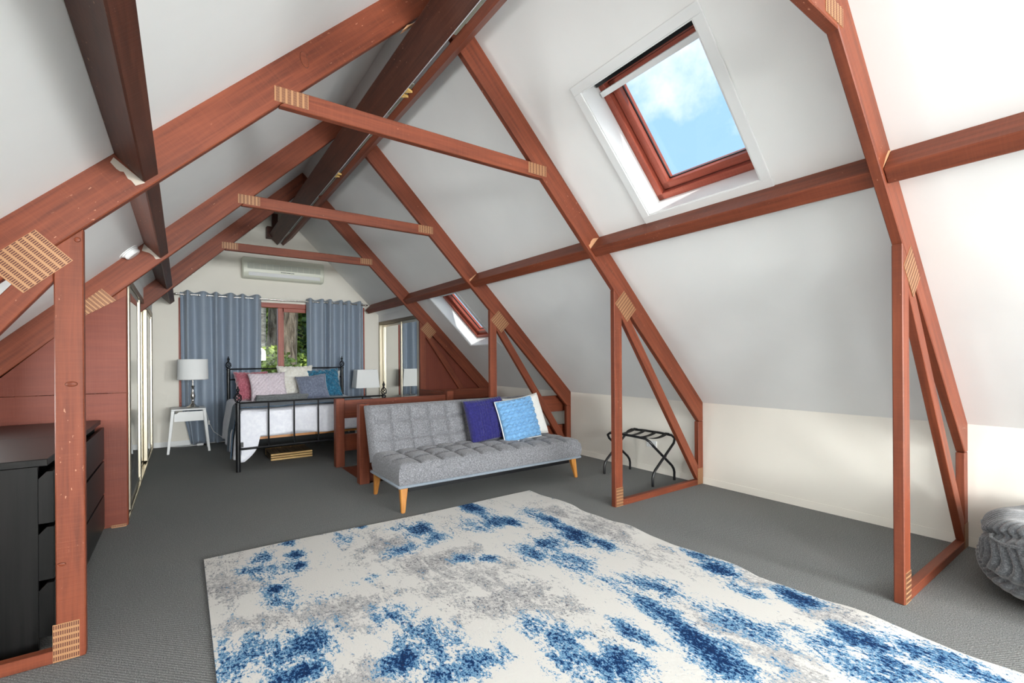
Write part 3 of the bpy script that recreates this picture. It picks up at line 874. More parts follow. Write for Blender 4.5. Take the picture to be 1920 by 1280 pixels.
# ------------------------------------------------------------------ dressers
def dresser(y0, label):
    y1 = y0 + 0.786
    t = thing('chest_of_drawers', label, 'dresser', (-0.75, (y0 + y1) / 2, 0), 'black three-drawer dressers')
    b = MB()
    b.box((-0.955, y0, 0.0), (-0.50, y0 + 0.02, 0.775)); b.box((-0.955, y1 - 0.02, 0.0), (-0.50, y1, 0.775))
    b.box((-0.955, y0 + 0.02, 0.0), (-0.94, y1 - 0.02, 0.775)); b.box((-0.94, y0 + 0.02, 0.0), (-0.53, y1 - 0.02, 0.06))
    obj('carcass', b, BLACKWOOD, t, bevel=0.001)
    obj('top', MB().box((-0.96, y0 - 0.001, 0.776), (-0.470, y1 + 0.001, 0.806)), BLACKWOOD, t, bevel=0.002)
    for za, zb in ((0.050, 0.278), (0.292, 0.516), (0.532, 0.752)):
        d = MB()
        d.prism([(-0.50, za), (-0.452, za), (-0.452, zb), (-0.474, zb), (-0.50, zb - 0.03)], y0 + 0.001, y1 - 0.001)
        dr = obj('drawer', d, BLACKWOOD, t, bevel=0.001)
        db = MB(); db.box((-0.92, y0 + 0.04, za + 0.02), (-0.501, y1 - 0.04, zb - 0.05))
        obj('drawer_box', db, BLACKWOOD, dr)
    return t
dresser(2.762, 'black three-drawer dresser nearest the camera, behind the left foreground post')
dresser(3.553, 'black three-drawer dresser farther back, against the red partition')

# ------------------------------------------------------------------ sofa
def tufted(m, w, d, h, r, cols, rows, dip, Mx, crown=0.0, nu=110, nv=40, bow=0.0):
    """cushion: local x 0..w, y 0..d, top at z=h, seams pulled in"""
    def seam(u, n):
        f = u * n; k = abs(f - round(f))
        if round(f) in (0, n): return 0
        return math.exp(-(k / 0.09) ** 2)
    def top(u, v):
        x, y = u * w, v * d
        ex, ey = min(x, w - x), min(y, d - y)
        def drop(e): return 0 if e >= r else r - math.sqrt(max(0, r * r - (r - e) ** 2))
        a, b = seam(u, cols), seam(v, rows)
        fall = min(1, ex / (r * 1.2)) * min(1, ey / (r * 1.2))
        puff = 0.010 * abs(math.sin(PI * u * cols)) ** 0.6 * abs(math.sin(PI * v * rows)) ** 0.6
        z = h - max(drop(ex), drop(ey)) * 0.95 - dip * max(a, b) * fall - dip * 0.6 * a * b * fall + puff * fall
        z += crown * (1 - (2 * u - 1) ** 2) * (1 - (2 * v - 1) ** 2)
        return (x, y, z)
    m.grid(top, nu, nv, M=Mx)
    rim = []
    for i in range(nu): rim.append((i / nu, 0))
    for j in range(nv): rim.append((1, j / nv))
    for i in range(nu): rim.append((1 - i / nu, 1))
    for j in range(nv): rim.append((0, 1 - j / nv))
    rim.append(rim[0]); n = len(rim) - 1
    def side(a, b):
        p = top(*rim[round(a * n)])
        cx, cy = p[0] - w / 2, p[1] - d / 2
        bul = 0.012 * math.sin(PI * b)
        return (p[0] + (bul if cx >= w / 2 - 1e-6 else -bul if cx <= -w / 2 + 1e-6 else 0), p[1] + (bul if cy >= d / 2 - 1e-6 else -bul if cy <= -d / 2 + 1e-6 else 0), p[2] * (1 - b))
    m.grid(side, n, 5, M=Mx)
    m.add([(0, 0, 0), (w, 0, 0), (w, d, 0), (0, d, 0)], [(0, 3, 2, 1)], M=Mx)


SX0, SX1, SY0 = 1.385, 3.315, 3.49
sf = thing('sofa', 'grey tufted click-clack sofa bed with splayed wooden legs', 'sofa', ((SX0 + SX1) / 2, 3.85, 0))
m = MB(); tufted(m, SX1 - SX0, 0.62, 0.165, 0.035, 10, 3, 0.020, Matrix.Translation((SX0, SY0, 0.222)), 0.02)
obj('seat', m, SOFA, sf, smooth=True, weld=True)
ang = math.radians(71)
Mb = Matrix.Translation((SX0, 4.058, 0.335)) @ Matrix.Rotation(ang, 4, 'X') @ Matrix.Translation((0, 0, -0.15))
m = MB(); tufted(m, SX1 - SX0, 0.50, 0.15, 0.05, 10, 3, 0.020, Mb, 0.0)
# trim: the backrest's local z points to the front
obj('backrest', m, SOFA, sf, smooth=True, weld=True)
m = MB(); m.box((SX0 - 0.012, SY0 - 0.012, 0.198), (SX1 + 0.012, 4.17, 0.221))
obj('base_welt', m, SKID, sf, bevel=0.008, smooth=True)
m = MB(); m.box((SX0 + 0.10, SY0 + 0.06, 0.150), (SX1 - 0.10, 4.12, 0.198))
obj('mechanism', m, BLACK, sf)
for x, sx in ((SX0 + 0.045, -1), (SX1 - 0.075, 1)):
    for y, sy in ((SY0 + 0.04, -1), (4.13, 1)):
        m = MB()
        p0 = Vector((x, y, 0.198)); p1 = Vector((x + sx * (0.035 if sx > 0 else 0.012), y + sy * 0.02, 0.0))
        vs = []
        for p, w in ((p1, 0.016), (p0, 0.032)):
            for a, b in ((-1, -1), (1, -1), (1, 1), (-1, 1)): vs.append((p.x + a * w, p.y + b * w * 0.8, p.z))
        m.add(vs, [(3, 2, 1, 0), (4, 5, 6, 7), (0, 1, 5, 4), (1, 2, 6, 5), (2, 3, 7, 6), (3, 0, 4, 7)], gdir=(0, 0, 1))
        obj('leg', m, OAK, sf, bevel=0.006)


# ------------------------------------------------------------------ cushions
def cushion(m, w, h, t, Mx, n=26, pinch=0.10, disp=None, fuzz=0.0, seed=0):
    for sd in (1, -1):
        def fn(a, b):
            u, v = 2 * a - 1, 2 * b - 1
            x = w / 2 * u * (1 - pinch * (1 - v * v) * u * u); y = h / 2 * v * (1 - pinch * (1 - u * u) * v * v)
            k = max(0, (1 - u ** 4)) ** 0.5 * max(0, (1 - v ** 4)) ** 0.5
            z = sd * t / 2 * (k ** 0.75)
            wr = mnoise.noise(Vector((u * 1.7 + seed, v * 1.7, sd * 3.0 + seed))) * 0.018 * k
            z += wr
            if disp and sd == 1: z += disp(x, y) * min(1, k * 2.5)
            if fuzz: z += sd * fuzz * k ** 0.3 * mnoise.noise(Vector((x * 40 + seed, y * 40, sd))); x += fuzz * mnoise.noise(Vector((y * 45, x * 45, seed))); y += fuzz * mnoise.noise(Vector((x * 45 + 9, y * 45, seed)))
            return (x, y, z)
        m.grid(fn, n, n, M=Mx, flip=(sd < 0))


def piping(m, w, h, Mx, r=0.006, pinch=0.10):
    pts = []
    for k in range(80):
        s = k / 20; e = int(s); f = 2 * (s - e) - 1
        u, v = ((f, -1), (1, f), (-f, 1), (-1, -f))[e]
        pts.append(Mx @ Vector((w / 2 * u * (1 - pinch * (1 - v * v) * u * u), h / 2 * v * (1 - pinch * (1 - u * u) * v * v), 0)))
    m.tube(pts, r, 6, closed=True)


def pose(x, y, z, lean=70, yaw=0, roll=0):
    """centre, tipped up from flat by lean degrees, face towards the camera side (-Y)"""
    return Matrix.Translation((x, y, z)) @ Matrix.Rotation(math.radians(yaw), 4, 'Z') @ Matrix.Rotation(math.radians(lean), 4, 'X') @ Matrix.Rotation(math.radians(roll), 4, 'Z')


def cushion_thing(name, label, w, h, t, P, mat, n=26, disp=None, fuzz=0, pipe=None, seed=0, group='scatter cushions', pinch=0.1):
    loc = P.translation.copy()
    th = thing(name, label, 'cushion', loc, group)
    m = MB(); cushion(m, w, h, t, P, n, pinch, disp, fuzz, seed)
    obj('cover', m, mat, th, smooth=True, weld=True)
    if pipe:
        m = MB(); piping(m, w, h, P, 0.006, pinch); obj('piping', m, pipe, th, smooth=True)
    return th


def cable(x, y):
    a = 0.0
    for k in range(7):
        y0 = -0.19 + k * 0.064
        for s in (1, -1):
            d = y - (y0 + s * 0.018 * math.sin(x * 50))
            a = max(a, 0.017 * math.exp(-(d / 0.008) ** 2))
    return a


def ribs(x, y): return 0.009 * abs(math.sin(x * 110)) + 0.004 * math.sin(y * 150)
def knit(x, y): return 0.007 * math.sin(x * 120) * math.sin(y * 120)
def scales(x, y): return 0.020 * abs(math.sin(x * 36 + y * 30)) * abs(math.sin(x * 36 - y * 30))


cushion_thing('cushion', 'navy blue ribbed knit cushion on the sofa, left of the light blue one', 0.43, 0.43, 0.13, pose(2.50, 3.985, 0.605, 74, -4, 5), NAVY, 70, ribs, seed=1, pinch=0.04)
cushion_thing('cushion', 'light blue cable knit cushion with pale piping, frontmost on the sofa', 0.43, 0.43, 0.13, pose(2.785, 3.835, 0.60, 72, -6, 7), SKYBLUE, 110, cable, pipe=OFFWHITE, seed=2, pinch=0.04)
cushion_thing('cushion', 'plain white cushion leaning at the right end of the sofa', 0.46, 0.46, 0.13, pose(3.005, 4.00, 0.60, 70, -3, 6), OFFWHITE, 26, seed=3, pinch=0.08)

# ------------------------------------------------------------------ bed
bd = thing('bed_frame', 'black metal bed frame with twisted basket finials', 'bed', (1.31, 6.88, 0))
BX0, BX1, BY0, BY1 = 0.492, 2.120, 5.865, 7.88


def bed_post(x, y, ztop, basket):
    m = MB(); m.lathe([(0.024, 0.0), (0.024, ztop), (0.030, ztop + 0.004), (0.030, ztop + 0.016), (0.014, ztop + 0.022)], (x, y, 0), 14)
    p = obj('post', m, BLACK, bd, smooth=True)
    m = MB(); z0 = ztop + 0.02; H = basket
    for k in range(5):
        path = []
        for i in range(15):
            s = i / 14; a = 2 * PI * k / 5 + s * PI * 1.1
            r = 0.006 + 0.030 * math.sin(PI * s) ** 0.8
            path.append((x + r * math.cos(a), y + r * math.sin(a), z0 + H * s))
        m.tube(path, 0.0052, 6)
    m.lathe([(0.010, 0), (0.013, 0.008), (0.008, 0.018), (0.015, 0.03), (0.018, 0.042), (0.012, 0.056), (0.005, 0.062), (0.009, 0.072), (0.003, 0.082)], (x, y, z0 + H - 0.004), 12)
    obj('finial', m, BLACK, p, smooth=True)


bed_post(BX0, BY0, 0.735, 0.100); bed_post(BX1, BY0, 0.735, 0.100)
bed_post(0.545, BY1, 1.075, 0.100); bed_post(2.145, BY1, 1.075, 0.100)


def bar(name, a, b, r=0.010):
    return obj(name, MB().tube([a, b], r, 8), BLACK, bd, smooth=True)


bar('rail', (BX0, BY0, 0.750), (BX1, BY0, 0.750)); bar('rail', (BX0, BY0, 0.245), (BX1, BY0, 0.255), 0.013)
for x in (0.79, 1.055, 1.32, 1.585, 1.845):
    bar('spindle', (x, BY0, 0.25), (x, BY0, 0.75), 0.009)
bar('rail', (0.545, BY1, 1.088), (2.145, BY1, 1.088)); bar('rail', (0.545, BY1, 0.935), (2.145, BY1, 0.935)); bar('rail', (0.545, BY1, 0.45), (2.145, BY1, 0.45))
for x in (0.85, 1.15, 1.45, 1.75): bar('spindle', (x, BY1, 0.45), (x, BY1, 0.935), 0.009)
for x in (0.53, 2.10):
    obj('side_rail', MB().box((x - 0.012, BY0, 0.265), (x + 0.012, BY1, 0.315)), BLACK, bd)
obj('slat_base', MB().box((0.56, 6.00, 0.316), (2.07, 7.85, 0.345), gdir=(1, 0, 0)), OAK, bd)
obj('mattress', MB().box((0.565, 5.955, 0.346), (2.07, 7.84, 0.625)), QUILT, bd, bevel=0.03, smooth=True)


def drape(m, x0, x1, yf, yb, zt, dl, dr, df, nu, nv, off=0.0, wrk=0.006, seed=0.0, flare=0.10, r=0.04):
    """cloth over a box: drops dl left, dr right, df at the foot"""
    tot = dl + (x1 - x0) + dr; totv = df + (yb - yf)
    def prof(e):
        # e = distance past the edge -> (out, down)
        if e <= 0: return 0, 0
        if e < r * PI / 2: a = e / r; return r * math.sin(a), r * (1 - math.cos(a))
        q = e - r * PI / 2; return r + flare * q * 0.6, r + q * 0.985
    def fn(u, v):
        p = -dl + u * tot; q = -df + v * totv
        L = x1 - x0
        el = -p; er = p - L; ef = -q
        ox, dn = 0, 0
        if el > 0: o_, d_ = prof(el); x = x0 - o_; dn = d_; nrm = (-1, 0)
        elif er > 0: o_, d_ = prof(er); x = x1 + o_; dn = d_; nrm = (1, 0)
        else: x = x0 + p; nrm = None
        if ef > 0:
            o_, d_ = prof(ef); y = yf - o_; dn2 = d_
            dn2 *= 1 + 1.15 * max(0, 1 - max(p + 0.04, 0) / 0.19) ** 0.45 if p < 0.15 else 1
            dn2 += (0.035 * max(0, p) / L + 0.012 * math.sin(p * 9)) * min(1, ef / 0.25)
            dn = max(dn, dn2) if nrm is None else min(max(dn, dn2), max(dl, 0.05))
        else: y = yf + q
        z = zt - dn + off
        w = mnoise.noise(Vector((p * 3.2 + seed, q * 3.2, seed))) + 0.5 * mnoise.noise(Vector((p * 8 + seed, q * 8, 2 + seed)))
        if el > r:   # hanging side: vertical folds
            f = min(1, (el - r) / 0.3); x -= 0.022 * f * math.sin(q * 11 + seed) + 0.012 * f; z += 0.0
        elif er > r:
            f = min(1, (er - r) / 0.3); x += 0.02 * f * math.sin(q * 10)
        elif ef > r: y -= abs(wrk) * 0.9 * w; z += 0.004 * math.sin(p * 14)
        else: z += wrk * w
        if el > 0: x -= off
        elif er > 0: x += off
        if ef > 0: y -= off
        return (x, y, z)
    m.grid(fn, nu, nv)


m = MB(); drape(m, 0.56, 2.075, 5.965, 7.80, 0.655, 0.56, 0.30, 0.30, 90, 80, wrk=0.012, seed=1.3)
q_ = tag(obj('quilt', m, QUILT, smooth=True, solid=0.012), 'white quilt spread over the bed, hanging to the carpet at the left', 'quilt')
m = MB(); drape(m, 0.555, 2.08, 6.06, 6.62, 0.672, 0.60, 0.30, 0.0, 90, 24, off=0.012, wrk=0.012, seed=1.3)
tag(obj('throw_blanket', m, THROW, smooth=True, solid=0.010), 'slate blue throw laid across the foot of the white quilt', 'blanket')

# folded throw in front of the pillows
ft = thing('folded_throw', 'grey folded throw lying on the quilt before the pink cushion', 'blanket', (1.05, 7.0, 0.69))
for k in range(3):
    m = MB()
    m.grid(lambda u, v: (0.78 + 0.62 * u + 0.01 * k, 6.86 + 0.30 * v + 0.012 * math.sin(u * 7 + k), 0.694 + 0.022 * k + 0.010 * mnoise.noise(Vector((u * 4, v * 3, k))) - 0.010 * (2 * v - 1) ** 8), 22, 10)
    obj('fold', m, GREYTHROW, ft, smooth=True, solid=0.018)

PG = 'pillows and cushions on the bed'
cushion_thing('pillow', 'white sleeping pillow at the left of the headboard, behind the pink cushion', 0.68, 0.42, 0.15, pose(0.94, 7.66, 0.845, 70, 0), OFFWHITE, seed=5, group=PG)
cushion_thing('pillow', 'white sleeping pillow at the right of the headboard, behind the teal cushion', 0.68, 0.42, 0.15, pose(1.74, 7.66, 0.845, 70, 0), OFFWHITE, seed=6, group=PG)
cushion_thing('cushion', 'dusty pink fur cushion at the left of the bed, mostly hidden', 0.44, 0.44, 0.15, pose(0.80, 7.42, 0.855, 68, 6, 0), PINKFUR, 40, fuzz=0.012, seed=7, group=PG)
cushion_thing('cushion', 'pale pink knitted cushion in front of the pink fur one', 0.47, 0.43, 0.14, pose(0.965, 7.17, 0.845, 66, 2, 2), PALEPINK, 60, knit, seed=8, group=PG)
cushion_thing('cushion', 'large ivory fur cushion in the middle of the headboard', 0.50, 0.50, 0.15, pose(1.36, 7.42, 0.90, 70, 0, 0), WHITEFUR, 46, fuzz=0.014, seed=9, group=PG)
cushion_thing('cushion', 'slate blue velvet cushion standing before the ivory fur one', 0.42, 0.40, 0.14, pose(1.53, 7.12, 0.815, 66, -4, 6), VELVET, seed=10, group=PG)
cushion_thing('cushion', 'teal scalloped chenille cushion at the right of the bed', 0.46, 0.46, 0.14, pose(1.745, 7.34, 0.86, 68, -4, 5), TEAL, 60, scales, seed=11, group=PG)

# stack of slatted wooden panels under the bed
cr_ = thing('wooden_panel_stack', 'stack of flat slatted wooden panels under the bed foot', 'panel', (1.1, 6.48, 0))
for k in range(3):
    z = 0.003 + 0.029 * k
    fm = MB()
    fm.box((0.865, 6.26, z), (1.335, 6.285, z + 0.021), gdir=(1, 0, 0)); fm.box((0.865, 6.70, z), (1.335, 6.725, z + 0.021), gdir=(1, 0, 0))
    obj('edge_batten', fm, PINE, cr_, bevel=0.002)
    for i in range(8):
        x = 0.868 + i * 0.0585
        obj('slat', MB().box((x, 6.287, z + 0.004), (x + 0.050, 6.698, z + 0.0205), gdir=(0, 1, 0)), GREYWOOD, cr_)

# ------------------------------------------------------------------ nightstands and lamps
def nightstand(cx, cy, label):
    t = thing('nightstand', label, 'nightstand', (cx, cy, 0), 'white bedside tables')
    m = MB(); m.box((cx - 0.190, cy - 0.19, 0.560), (cx + 0.190, cy + 0.19, 0.580)); obj('top', m, WHITE, t, bevel=0.004)
    for sx in (-1, 1):
        for sy in (-1, 1):
            a = Vector((cx + sx * 0.172, cy + sy * 0.172, 0.560)); b = Vector((cx + sx * 0.225, cy + sy * 0.185, 0.0))
            vs = []
            for p, w in ((b, 0.014), (a, 0.018)):
                for i, j in ((-1, -1), (1, -1), (1, 1), (-1, 1)): vs.append((p.x + i * w, p.y + j * w, p.z))
            obj('leg', MB().add(vs, [(3, 2, 1, 0), (4, 5, 6, 7), (0, 1, 5, 4), (1, 2, 6, 5), (2, 3, 7, 6), (3, 0, 4, 7)]), WHITE, t, bevel=0.003)
    m = MB()
    m.prism([(cx - 0.160, 0.415), (cx + 0.163, 0.415), (cx + 0.158, 0.543), (cx - 0.105, 0.543), (cx - 0.158, 0.505)], cy - 0.178, cy - 0.165)
    d = obj('drawer', m, WHITE, t, bevel=0.002)
    m = MB(); m.box((cx - 0.155, cy - 0.164, 0.42), (cx - 0.145, cy + 0.15, 0.52)); m.box((cx + 0.145, cy - 0.164, 0.42), (cx + 0.155, cy + 0.15, 0.52)); m.box((cx - 0.145, cy - 0.164, 0.42), (cx + 0.145, cy + 0.15, 0.428))
    obj('drawer_box', m, WHITE, d)
    return t


nightstand(0.068, 7.69, 'white splay-legged nightstand left of the bed, under the silver lamp')
nightstand(2.50, 7.78, 'white nightstand right of the bed, hidden under the tapered lamp')

lp = thing('table_lamp', 'silver turned table lamp with white drum shade on the left nightstand', 'lamp', (0.115, 7.66, 0.58), 'bedside lamps')
prof = [(0.072, 0), (0.074, 0.010), (0.066, 0.018), (0.046, 0.026), (0.036, 0.040), (0.022, 0.055), (0.016, 0.075), (0.022, 0.085), (0.016, 0.095), (0.018, 0.115), (0.026, 0.135),
        (0.028, 0.160), (0.021, 0.190), (0.014, 0.225), (0.013, 0.270), (0.020, 0.283), (0.022, 0.292), (0.010, 0.300), (0.010, 0.385), (0.004, 0.388)]
obj('base', MB().lathe(prof, (0.115, 7.66, 0.5801), 24), STEEL, lp, smooth=True)
m = MB(); m.lathe([(0.178, 0.958), (0.172, 1.235), (0.170, 1.235), (0.176, 0.958), (0.178, 0.958)], (0.118, 7.66, 0), 40, caps=False)
sh = obj('lamp_shade', m, SHADE, lp, smooth=True)
m = MB(); m.tube([(0.118 + 0.177 * math.cos(a), 7.66 + 0.177 * math.sin(a), 0.962) for a in [2 * PI * i / 40 for i in range(40)]], 0.003, 5, closed=True)
for k in range(3):
    a = 2 * PI * k / 3; m.tube([(0.115, 7.66, 0.964), (0.118 + 0.174 * math.cos(a), 7.66 + 0.174 * math.sin(a), 0.964)], 0.002, 5)
obj('shade_ring', m, STEEL, sh)

lr = thing('table_lamp', 'white tapered rectangular shade lamp right of the bed, beside the mirror doors', 'lamp', (2.49, 7.74, 0.58), 'bedside lamps')
cxl, cyl = 2.49, 7.74
m = MB()
A, B_, t_ = (0.165, 0.11), (0.195, 0.13), 0.003
def ring(dx, dy, z): return [(cxl - dx, cyl - dy, z), (cxl + dx, cyl - dy, z), (cxl + dx, cyl + dy, z), (cxl - dx, cyl + dy, z)]
vs = ring(B_[0], B_[1], 0.748) + ring(A[0], A[1], 1.045) + ring(A[0] - t_, A[1] - t_, 1.045) + ring(B_[0] - t_, B_[1] - t_, 0.748)
fs = []
for a in range(4):
    for i in range(4): fs.append((a * 4 + i, a * 4 + (i + 1) % 4, ((a + 1) % 4) * 4 + (i + 1) % 4, ((a + 1) % 4) * 4 + i))
m.add(vs, fs)
obj('lamp_shade', m, SHADE, lr)
m = MB(); m.cbox((cxl, cyl, 0.592), (0.13, 0.13, 0.022)); m.cbox((cxl, cyl, 0.69), (0.018, 0.018, 0.18)); m.cbox((cxl, cyl, 0.785), (0.38, 0.006, 0.006))
obj('base', m, CHROME, lr, bevel=0.002)

# lamp flex and the plug on the floor
m = MB(); m.tube([(0.20, 7.72, 0.583), (0.27, 7.86, 0.50), (0.31, 7.90, 0.33), (0.36, 7.93, 0.20), (0.47, 7.96, 0.10), (0.56, 7.98, 0.03)], 0.004, 6)
m2 = MB(); m2.cbox((0.305, 7.895, 0.335), (0.022, 0.018, 0.06))
cd = thing('lamp_cord', 'white lamp flex with inline switch hanging beside the left nightstand', 'cord', (0.2, 7.72, 0.58))
obj('flex', m, WHITE, cd, smooth=True); obj('switch', m2, WHITE, cd, bevel=0.004)
ex = thing('extension_lead', 'white extension lead socket on the carpet under the left nightstand', 'cord', (0.2, 8.02, 0))
obj('socket', MB().cbox((0.205, 8.035, 0.018), (0.08, 0.045, 0.032)), WHITE, ex, bevel=0.006)
obj('flex', MB().tube([(0.165, 8.035, 0.012), (0.05, 8.05, 0.008), (-0.06, 8.08, 0.006), (-0.15, 8.15, 0.006)], 0.005, 6), WHITE, ex, smooth=True)

# ------------------------------------------------------------------ curtains
def curtain(name, label, x0, x1, folds, n, phase, side):
    t = thing(name, label, 'curtain', ((x0 + x1) / 2, 8.09, 2.17), 'eyelet curtains')
    YC = 8.085
    def pt(u, v):
        z = 2.205 - v * 2.185
        s = u * folds
        xx = x0 + (x1 - x0) * (u + 0.016 * math.sin(2 * PI * s * 0.5 + 1.1 + phase))
        amp = 0.058 * (0.85 + 0.25 * math.sin(s * 2.3 + phase))
        yy = YC + amp * math.sin(2 * PI * s + phase)
        yy += 0.012 * v * math.sin(5 * u + 3 * v)
        xx += 0.018 * v * math.sin(4.0 * u + phase) + 0.01 * math.sin(2 * PI * s + phase) * v
        if v < 0.03: z += 0.012 * math.sin(2 * PI * s + phase + PI) * (1 - v / 0.03)
        if side < 0 and u < 0.22 and v > 0.76:       # lower corner pulled aside
            k = (v - 0.76) / 0.24 * (1 - u / 0.22)
            xx += 0.10 * k; yy -= 0.04 * k * math.sin(9 * v)
        return (xx, min(yy, 8.165), z)
    m = MB(); m.grid(pt, n, 40)
    obj('cloth', m, CURTAIN, t, smooth=True, solid=0.003)
    for k in range(folds * 2):
        u = (k + 0.5) / (folds * 2) if True else 0
        s = (k * PI - phase) / (2 * PI * folds)
        if not 0.01 < s < 0.99: continue
        p = pt(s, 0.035)
        m = MB(); m.tube([(p[0] + 0.004 * math.cos(a) , p[1] + 0.022 * math.cos(a), 2.158 + 0.022 * math.sin(a)) for a in [2 * PI * i / 16 for i in range(16)]], 0.004, 6, closed=True)
        obj('eyelet', m, STEEL, t, smooth=True)
    return t


curtain('curtain', 'blue-grey eyelet curtain on the left of the bedroom window', -0.035, 0.985, 6, 220, 0.6, -1)
curtain('curtain', 'blue-grey eyelet curtain on the right of the bedroom window', 1.655, 2.575, 6, 220, 2.2, 1)
rd = thing('curtain_rod', 'silver curtain rod across the bedroom window', 'curtain rod', (1.27, 8.075, 2.158))
obj('rod', MB().tube([(-0.05, 8.075, 2.158), (2.60, 8.075, 2.158)], 0.010, 10), STEEL, rd, smooth=True)
for x, s in ((-0.05, -1), (2.60, 1)):
    obj('end_cap', MB().tube([(x - s * 0.005, 8.075, 2.158), (x + s * 0.01, 8.075, 2.158), (x + s * 0.035, 8.075, 2.158), (x + s * 0.042, 8.075, 2.158)], [0.012, 0.016, 0.016, 0.010], 10), STEEL, rd, smooth=True)
for x in (0.02, 1.29, 2.55):
    m = MB(); m.tube([(x, 8.075, 2.150), (x, 8.14, 2.150), (x, 8.199, 2.150)], 0.007, 8); obj('bracket', m, STEEL, rd, smooth=True)

# ------------------------------------------------------------------ air conditioner
ac = thing('air_conditioner', 'ivory split air conditioner on the gable wall above the curtains', 'air conditioner', (1.33, 8.19, 2.62))
ax0, ax1, az0, az1 = 0.748, 1.908, 2.466, 2.780
m = MB(); m.prism([(8.199, az0), (8.199, az1), (8.045, az1), (8.015, az1 - 0.02), (8.005, az0 + 0.11), (8.03, az0 + 0.03), (8.06, az0)], ax0, ax1, 'x')
obj('body', m, AVORY, ac, bevel=0.012, smooth=True)
for k in range(12):
    w = (1.045) / 12; x = 0.806 + k * w
    obj('grille_panel', MB().prism([(8.014, az1 - 0.055), (8.004, az0 + 0.135), (8.0105, az0 + 0.135), (8.019, az1 - 0.055)], x + 0.002, x + w - 0.002, 'x'), AGREY, ac)
obj('louvre_flap', MB().prism([(8.004, az0 + 0.085), (8.022, az0 + 0.035), (8.034, az0 + 0.035), (8.012, az0 + 0.09)], 0.825, 1.845, 'x'), WHITE, ac, bevel=0.002)
obj('badge', MB().prism([(8.0, az0 + 0.118), (8.0, az0 + 0.102), (8.008, az0 + 0.102), (8.008, az0 + 0.118)], 1.26, 1.46, 'x'), AGREY, ac)
m = MB()
for k, w in enumerate((0.012, 0.010, 0.014, 0.008, 0.016, 0.018, 0.008, 0.012, 0.012)):
    x = 1.268 + k * 0.021; m.box((x, 7.9985, az0 + 0.106), (x + w, 8.0, az0 + 0.114))
obj('badge_mark', m, BLACK, ac)

# ------------------------------------------------------------------ luggage rack
lg = thing('luggage_rack', 'black folding luggage rack with webbing straps by the right knee wall', 'luggage rack', (3.8, 3.13, 0))
XA, XB, Y0r, Y1r = 3.615, 3.985, 2.825, 3.44
def uframe(xf, xt, inset):
    y0, y1 = Y0r + inset, Y1r - inset
    xm = (xf + xt) / 2; d = 1 if xt > xf else -1
    path = [(xf, y0, 0.0), (xf, y0, 0.08), (xf + d * 0.012, y0, 0.115), (xf + d * 0.04, y0, 0.15), (xt - d * 0.045, y0, 0.375), (xt - d * 0.012, y0 + 0.012, 0.415), (xt, y0 + 0.055, 0.44),
            (xt, y0 + 0.2, 0.447), (xt, y1 - 0.2, 0.447), (xt, y1 - 0.055, 0.44), (xt - d * 0.012, y1 - 0.012, 0.415), (xt - d * 0.045, y1, 0.375), (xf + d * 0.04, y1, 0.15), (xf + d * 0.012, y1, 0.115), (xf, y1, 0.08), (xf, y1, 0.0)]
    obj('tube_frame', MB().tube(path, 0.0125, 10), BLACK, lg, smooth=True)
uframe(XA, XB, 0.0); uframe(XB, XA, 0.027)
for y in (2.93, 3.06, 3.20, 3.33):
    m = MB()
    m.grid(lambda u, v: (XA + (XB - XA) * u, y - 0.024 + 0.048 * v, 0.458 - 0.035 * (1 - (2 * u - 1) ** 2)), 12, 1)
    obj('strap', m, BLACKWEB, lg, solid=0.003)
for y in (Y0r + 0.0135, Y1r - 0.0135):
    obj('pivot', MB().tube([((XA + XB) / 2, y - 0.03, 0.262), ((XA + XB) / 2, y + 0.03, 0.262)], 0.006, 8), STEEL, lg)

# ------------------------------------------------------------------ power outlet, junction box
ot = thing('power_outlet', 'white double power outlet on the right knee wall behind the luggage rack', 'outlet', (4.1, 3.21, 0.29))
obj('plate', MB().box((XR - 0.009, 3.145, 0.257), (XR, 3.277, 0.330)), WHITE, ot, bevel=0.003)
for y in (3.18, 3.245):
    m = MB()
    for dy, dz in ((-0.008, 0.006), (0.008, 0.006), (0, -0.010)): m.box((XR - 0.0095, y + dy - 0.0015, 0.285 + dz - 0.005), (XR - 0.0088, y + dy + 0.0015, 0.285 + dz + 0.005))
    obj('socket_slots', m, BLACK, ot)
jb = thing('junction_box', 'small white round fitting on the left ceiling beside the dark purlin', 'ceiling fitting', (-0.315, 4.42, zc(-0.315)))
Mj = Matrix.Translation((-0.315, 4.42, zc(-0.315))) @ Matrix.Rotation(math.radians(135), 4, 'Y')
prof = [(0.062, -0.004), (0.062, 0.012), (0.054, 0.016), (0.054, 0.034), (0.046, 0.042), (0.0, 0.044)]
m = MB(); m.lathe(prof, (0, 0, 0), 20, M=Mj); obj('body', m, WHITE, jb, smooth=True)
m = MB(); m.lathe([(0.075, -0.003), (0.075, 0.004), (0.062, 0.006)], (0, 0, 0), 20, M=Mj); obj('base_ring', m, WHITE, jb, smooth=True)

